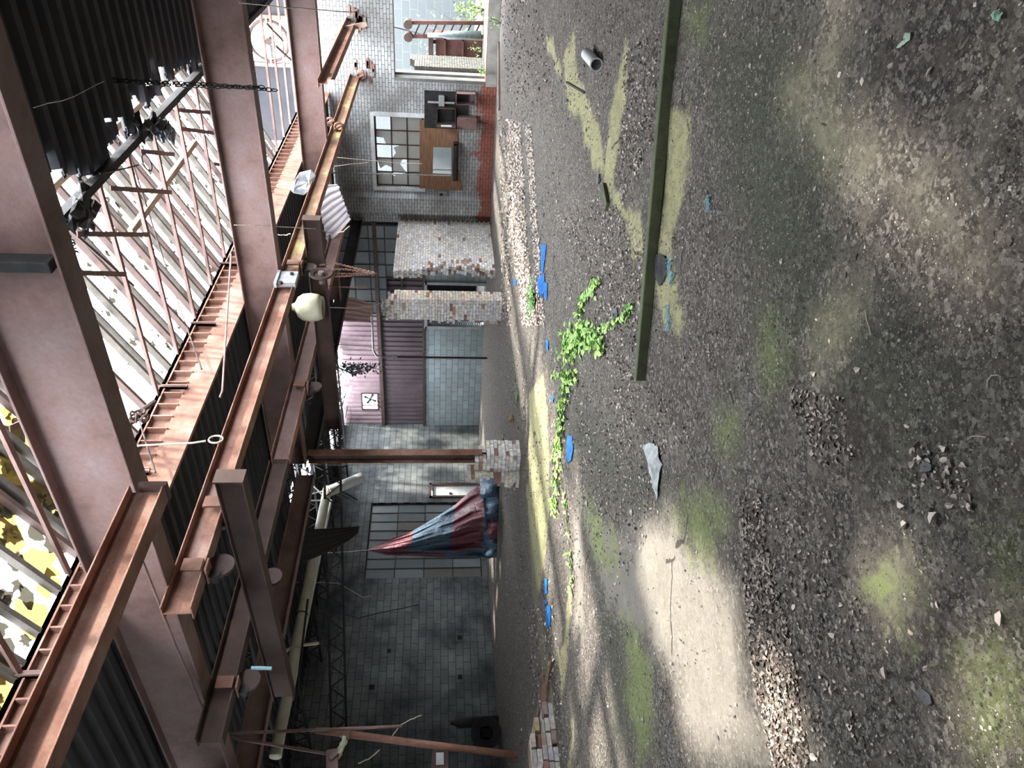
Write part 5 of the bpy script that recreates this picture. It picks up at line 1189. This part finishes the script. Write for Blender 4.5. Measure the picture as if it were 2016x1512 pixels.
sheet('green_chip', 'pale green split chip with its narrow tip', 'paint chip', [(1772,95),(1785,82),(1790,66),(1801,64),(1800,78),(1788,88)], noisy('pale_chip_paint', (.3,.4,.32), (.42,.5,.42), 9, .7, .2), .006, .006)
def cordloop(label, pts, r, m, name='cord', cat='cord'):
    a = MB(); a.tube([ground(*q, r+.002+(q2 if (q2 := 0) else 0)) for q in pts], r, 6); return tag(obj(name, a, m, loc=tuple(ground(*pts[0]))), label, cat)
for lab, cx, cy, sx, sy, n_ in (('tangle of pale blue twine above the black rag', 1324, 535, 7, 26, 60), ('thin tangle of blue twine below the black rag', 1318, 625, 5, 26, 45), ('small nest of blue twine on the dark grit', 1396, 400, 7, 16, 40)):
    a = MB(); pts = []
    x, y = cx, cy
    for k in range(n_): x = cx+sx*1.5*math.sin(k*1.9)*random.random(); y = cy+sy*math.sin(k*.63+random.random()*.8); pts.append(ground(x, y, .008+.012*random.random()))
    a.tube(pts, .0022, 5); tag(obj('blue_twine', a, BLUEW, loc=tuple(pts[0])), lab, 'twine')
for lab, pts in (('pale curved twig hooked like a question mark near the picture bottom', [(1947,765),(1947,750),(1955,740),(1966,738),(1975,742),(1973,756)]),
                 ('short pale bent twig past the slate disc', [(1906,866),(1912,860),(1925,858),(1943,861)]),
                 ('thin white root thread on the smooth brown floor', [(1706,610),(1708,630),(1713,645),(1716,660)])):
    cordloop(lab, pts, .0022, ROPE, 'twig', 'twig')
# plants on the floor
def vine(label, path, n, ln, spread, yellow=.0):
    base = ground(*path[0]); t = thing('creeping_vine', label, 'vine', tuple(base), 'creeping vine across the old wall line'); st = MB(); lf = MB()
    g_ = [ground(*q, .02) for q in path]; st.tube(g_, .004, 5)
    for i in range(n):
        s_ = random.random()*(len(path)-1); k = int(s_); tt = s_-k; q = np.array(path[k])*(1-tt)+np.array(path[min(k+1, len(path)-1)])*tt
        w_ = spread[k]*(1-tt)+spread[min(k+1, len(spread)-1)]*tt
        p = ground(q[0]+random.gauss(0, w_*.45), q[1]+random.gauss(0, w_*.6), random.uniform(.02, .02+.08*min(1, w_/20)))
        d = rv(); d[2] *= .3; nn = V(*(rng.normal(0,.35,2)), 1); leaf(lf, p, d, nn, ln*random.uniform(.6,1.25), ln*.62, random.random())
    obj('stem', st, RAFT, t); obj('leaves', lf, VINE, t)
vine('dense bright leafy heart of the vine near the timber end', [(1125,700),(1130,670),(1150,665),(1175,660),(1190,690)], 520, .085, [14,20,22,16,8])
vine('vine runner reaching from the leafy heart towards the sandy streaks', [(1150,660),(1145,620),(1150,590),(1170,570),(1185,555)], 170, .07, [10,6,5,8,6])
vine('short vine spur leading to the timber', [(1190,650),(1215,635),(1240,620),(1248,600)], 90, .06, [8,5,5,4])
vine('pale green vine strip between the leafy heart and the blue scrap', [(1125,740),(1115,770),(1108,820),(1105,860),(1100,890)], 260, .08, [8,9,10,8,7])
vine('vine strip running down past the bright blue scrap', [(1100,880),(1102,930),(1098,980),(1095,1010)], 150, .08, [9,9,8,5])
vine('thin trailing tip of the vine with single leaves', [(1112,960),(1118,1020),(1124,1080),(1128,1130),(1126,1170)], 60, .075, [3,2,2,2,2])
vine('yellowing vine tuft at the bare yellow moss', [(1085,745),(1105,735),(1130,735),(1140,750)], 90, .06, [5,7,6,4])
def fern(label, base, h, n, spread):
    b = ground(*base); t = thing('fern_tuft', label, 'fern', tuple(b)); lf = MB(); st = MB()
    for k in range(n):
        a_ = random.random()*6.28; d = V(math.cos(a_), math.sin(a_), 1.2); pts = [b]
        for q in range(7): d = nrm(d+V(0,0,-.22)); pts.append(pts[-1]+d*h/7)
        st.tube(pts, .003, 4)
        for q in range(1, 8):
            s_ = nrm(np.cross(d, (0,0,1)))
            for sg in (-1, 1): leaf(lf, pts[q], s_*sg+d*.5, (0,0,1), h*.3*(1-q/10), h*.09, random.random())
    obj('stems', st, RAFT, t); obj('fronds', lf, FERN, t)
fern('feathery green fern between the litter and the blue scraps', (1052,590), .42, 16, .3)
fern('small fern sprout on the far dark floor line', (1020,780), .28, 7, .2)
fern('tiny green sprout beside the ochre log stub', (1018,800), .2, 6, .2)

# rubble and litter
def in_any(x, y, regs): return any(inpoly(np.array([x]), np.array([y]), r)[0] for r in regs)
mb = MB(); N_ = 42000
k = 0
while k < N_:
    r_ = 1.6*math.exp(random.random()*2.45); a_ = YAW+random.uniform(-.52, .56); x, y = r_*math.cos(a_), r_*math.sin(a_)
    if x > 21.2 or y > 18 or x < 0: continue
    if y > 9.3 and random.random() < .75: continue
    cl = noise.noise(Vector((x*1.1, y*1.1, 4)))
    if random.random() > .55+1.2*cl: continue
    if r_ < 8 and in_any(x, y, R_CONC+R_YEL+R_SUNSAND[:1]) and random.random() < .8: continue
    s_ = min(.03, random.lognormvariate(-5.3, .5))*(.3+.14*r_)
    t = random.random(); t = .0+.16*random.random() if t < .76 else .3+.6*random.random(); mb.cc = (t, t, t)
    ang = random.random()*6.28; ca, sa = math.cos(ang)*s_, math.sin(ang)*s_; sy, sz = random.uniform(.4,.9), random.uniform(.3,.6)
    z = fz(x, y); mb.add([(x+p[0]*ca-p[1]*sa*sy, y+p[0]*sa+p[1]*ca*sy, z+(p[2]+.5)*s_*sz) for p in OCT[0]], OCT[1]); k += 1
tag(obj('rubble', mb, CHIP), 'fine grit and stone crumbs strewn over the whole floor', 'rubble', kind='stuff')
mb = MB()
def litter(mb, x, y, s_, lo=.0, hi=1.0):
    z = fz(x, y); d = rv(); d[2] = random.uniform(-.1, .35); nn = nrm(V(*(rng.normal(0,.55,2)), 1)); t = random.uniform(lo, hi); mb.cc = (t, t, t)
    d = nrm(d); sd_ = nrm(np.cross(d, nn)); nn = np.cross(sd_, d); c = V(x, y, z+s_*.25)
    curl = random.uniform(.1, .4)
    vs = [c-d*s_*.5, c-d*s_*.15+sd_*s_*.38+nn*s_*curl, c+d*s_*.3+sd_*s_*.3+nn*s_*curl, c+d*s_*.6, c+d*s_*.25-sd_*s_*.34+nn*s_*curl*.8, c-d*s_*.2-sd_*s_*.36+nn*s_*curl*.6, c+nn*s_*.03]
    mb.add(vs, [(0,1,6),(1,2,6),(2,3,6),(3,4,6),(4,5,6),(5,0,6)])
def scat(poly, n, smin, smax, lo=0, hi=1):
    pr_ = fp(poly); xs_ = [p[0] for p in pr_]; ys_ = [p[1] for p in pr_]; k = 0; tries = 0
    while k < n and tries < n*40:
        tries += 1; x, y = random.uniform(min(xs_), max(xs_)), random.uniform(min(ys_), max(ys_))
        if not inpoly(np.array([x]), np.array([y]), pr_)[0]: continue
        litter(mb, x, y, random.uniform(smin, smax), lo, hi); k += 1
scat([(1455,985),(1500,980),(1515,1100),(1560,1250),(1600,1512),(1530,1512),(1490,1350),(1470,1200)], 1500, .012, .03, 0, .75)
scat([(1560,760),(1670,790),(1690,900),(1620,920),(1580,860)], 260, .012, .028, 0, .7)
scat([(1480,960),(1600,980),(1680,1100),(1700,1300),(1780,1512),(1560,1512),(1500,1300)], 500, .01, .026, .05, .7)
scat([(1790,870),(1900,900),(1920,1010),(1800,980)], 60, .012, .03, .1, .8)
scat([(1000,235),(1025,240),(1040,480),(1058,640),(1030,640),(1005,430)], 3800, .03, .07, .55, 1)
scat([(1035,240),(1048,250),(1062,470),(1075,640),(1060,640),(1048,440)], 1500, .025, .055, .5, 1)
scat([(1090,420),(1200,380),(1280,480),(1270,700),(1240,900),(1150,520)], 1500, .012, .034, .0, .9)
scat([(1230,100),(1300,60),(1290,280),(1220,420)], 600, .014, .036, .0, .8)
scat([(1130,760),(1230,760),(1300,1000),(1210,1200),(1150,1000)], 900, .012, .034, .0, .75)
scat([(1040,1200),(1090,1180),(1120,1512),(1060,1512)], 500, .02, .05, .1, .9)
scat([(985,230),(1000,230),(1010,640),(990,640)], 700, .03, .07, .1, .8)
scat([(1200,480),(1250,500),(1280,720),(1400,860),(1300,900),(1210,740)], 500, .012, .03, .1, .7)
scat([(985,0),(1060,0),(1090,160),(1050,220),(1000,180)], 700, .02, .06, 0, .5)
scat([(1280,400),(1380,400),(1440,600),(1400,760),(1290,700)], 300, .01, .024, .1, .7)
tag(obj('leaf_litter', mb, LITTER), 'drifts of curled brown leaf litter over the floor', 'leaf litter', kind='stuff')
# larger single dead leaves
LVS = [(1842,1022,.05,'big pale curled leaf lying alone'),(1783,1034,.035,'grey crumpled leaf by the mossy green patch'),(1973,1216,.04,'brown cupped leaf casting a shadow'),(1858,882,.032,'round pinkish leaf beside twisted ones'),(1786,838,.022,'small tan leaf fragment'),(1605,735,.034,'pale leaf at the end of the bright streak'),(1692,727,.03,'narrow pale leaf under the bright streak'),(1840,140,.034,'folded brown leaf on the black grit'),(1760,130,.024,'tiny cream chip leaf'),(1745,1325,.04,'flat tan leaf in the brown drift'),(1757,1382,.036,'tan leaf just below the flat one'),(1642,1250,.034,'pointed pale leaf left of the green patch'),(1645,1360,.036,'ragged grey leaf in the drift'),(1680,1430,.036,'curled leaf near the picture edge drift'),(1608,1490,.04,'pale leaf at the very edge of the drift'),(1848,1190,.024,'small curled white leaf'),(1795,1245,.022,'small pale leaf by the green patch rim'),(1567,1170,.034,'grey leaf shred in the dark drift'),(1566,1195,.03,'cream leaf shred below the grey one'),(1776,990,.04,'spiky grey leaf on the plain brown floor'),(1836,1005,.026,'tan scrap touching the big pale leaf'),(1975,920,.022,'tiny tan star leaf near the corner'),(1815,895,.04,'long twisted brown leaf'),(1608,815,.024,'dark red leaf in the clump'),(1655,785,.026,'grey leaf in the clump'),(1530,195,.02,'tan bit near the pale sand diagonal'),(1290,447,.03,'white paper-like leaf resting on the timber shadow'),(1760,75,.02,'pale leaf on the greenish grit')]
for i, (x_, y_, s_, lab) in enumerate(LVS):
    mb = MB(); g_ = G(x_, y_); litter(mb, g_[0], g_[1], s_, .55, 1.0); tag(obj('dead_leaf', mb, LITTER, solid=.0006, loc=tuple(g_)), lab, 'leaf', 'single dead leaves on the near floor')
# leaf mats lying on the skylight
def mats(label, xr, n, rmin, rmax, m, yr=(4.0, 6.2)):
    mb = MB()
    for k in range(n):
        x, y = random.uniform(*xr), random.uniform(*yr); r = random.uniform(rmin, rmax); kk = 14; c = V(*sl(y, x, .07))
        ring = [c+V(math.cos(a)*q, math.sin(a)*q, -MS*math.sin(a)*q+random.uniform(-.01,.01)) for a in [6.283*j/kk for j in range(kk)] for q in [r*random.uniform(.45, 1.2)]]
        mb.add([c+V(0,0,.015)]+ring, [(0, 1+j, 1+(j+1) % kk) for j in range(kk)])
    tag(obj('leaf_mat', mb, m), label, 'leaves', kind='stuff')
mats('brown wet leaf mats lying on the skylight beside the closest beam', (2.5, 6.2), 110, .05, .28, LEAFT)
mats('dark leaf clots on the skylight beside the closest beam', (2.5, 6.2), 240, .03, .14, LEAFD)
mats('small leaf spots scattered on the far skylight rafters', (8, 17.5), 420, .015, .07, LEAFD)
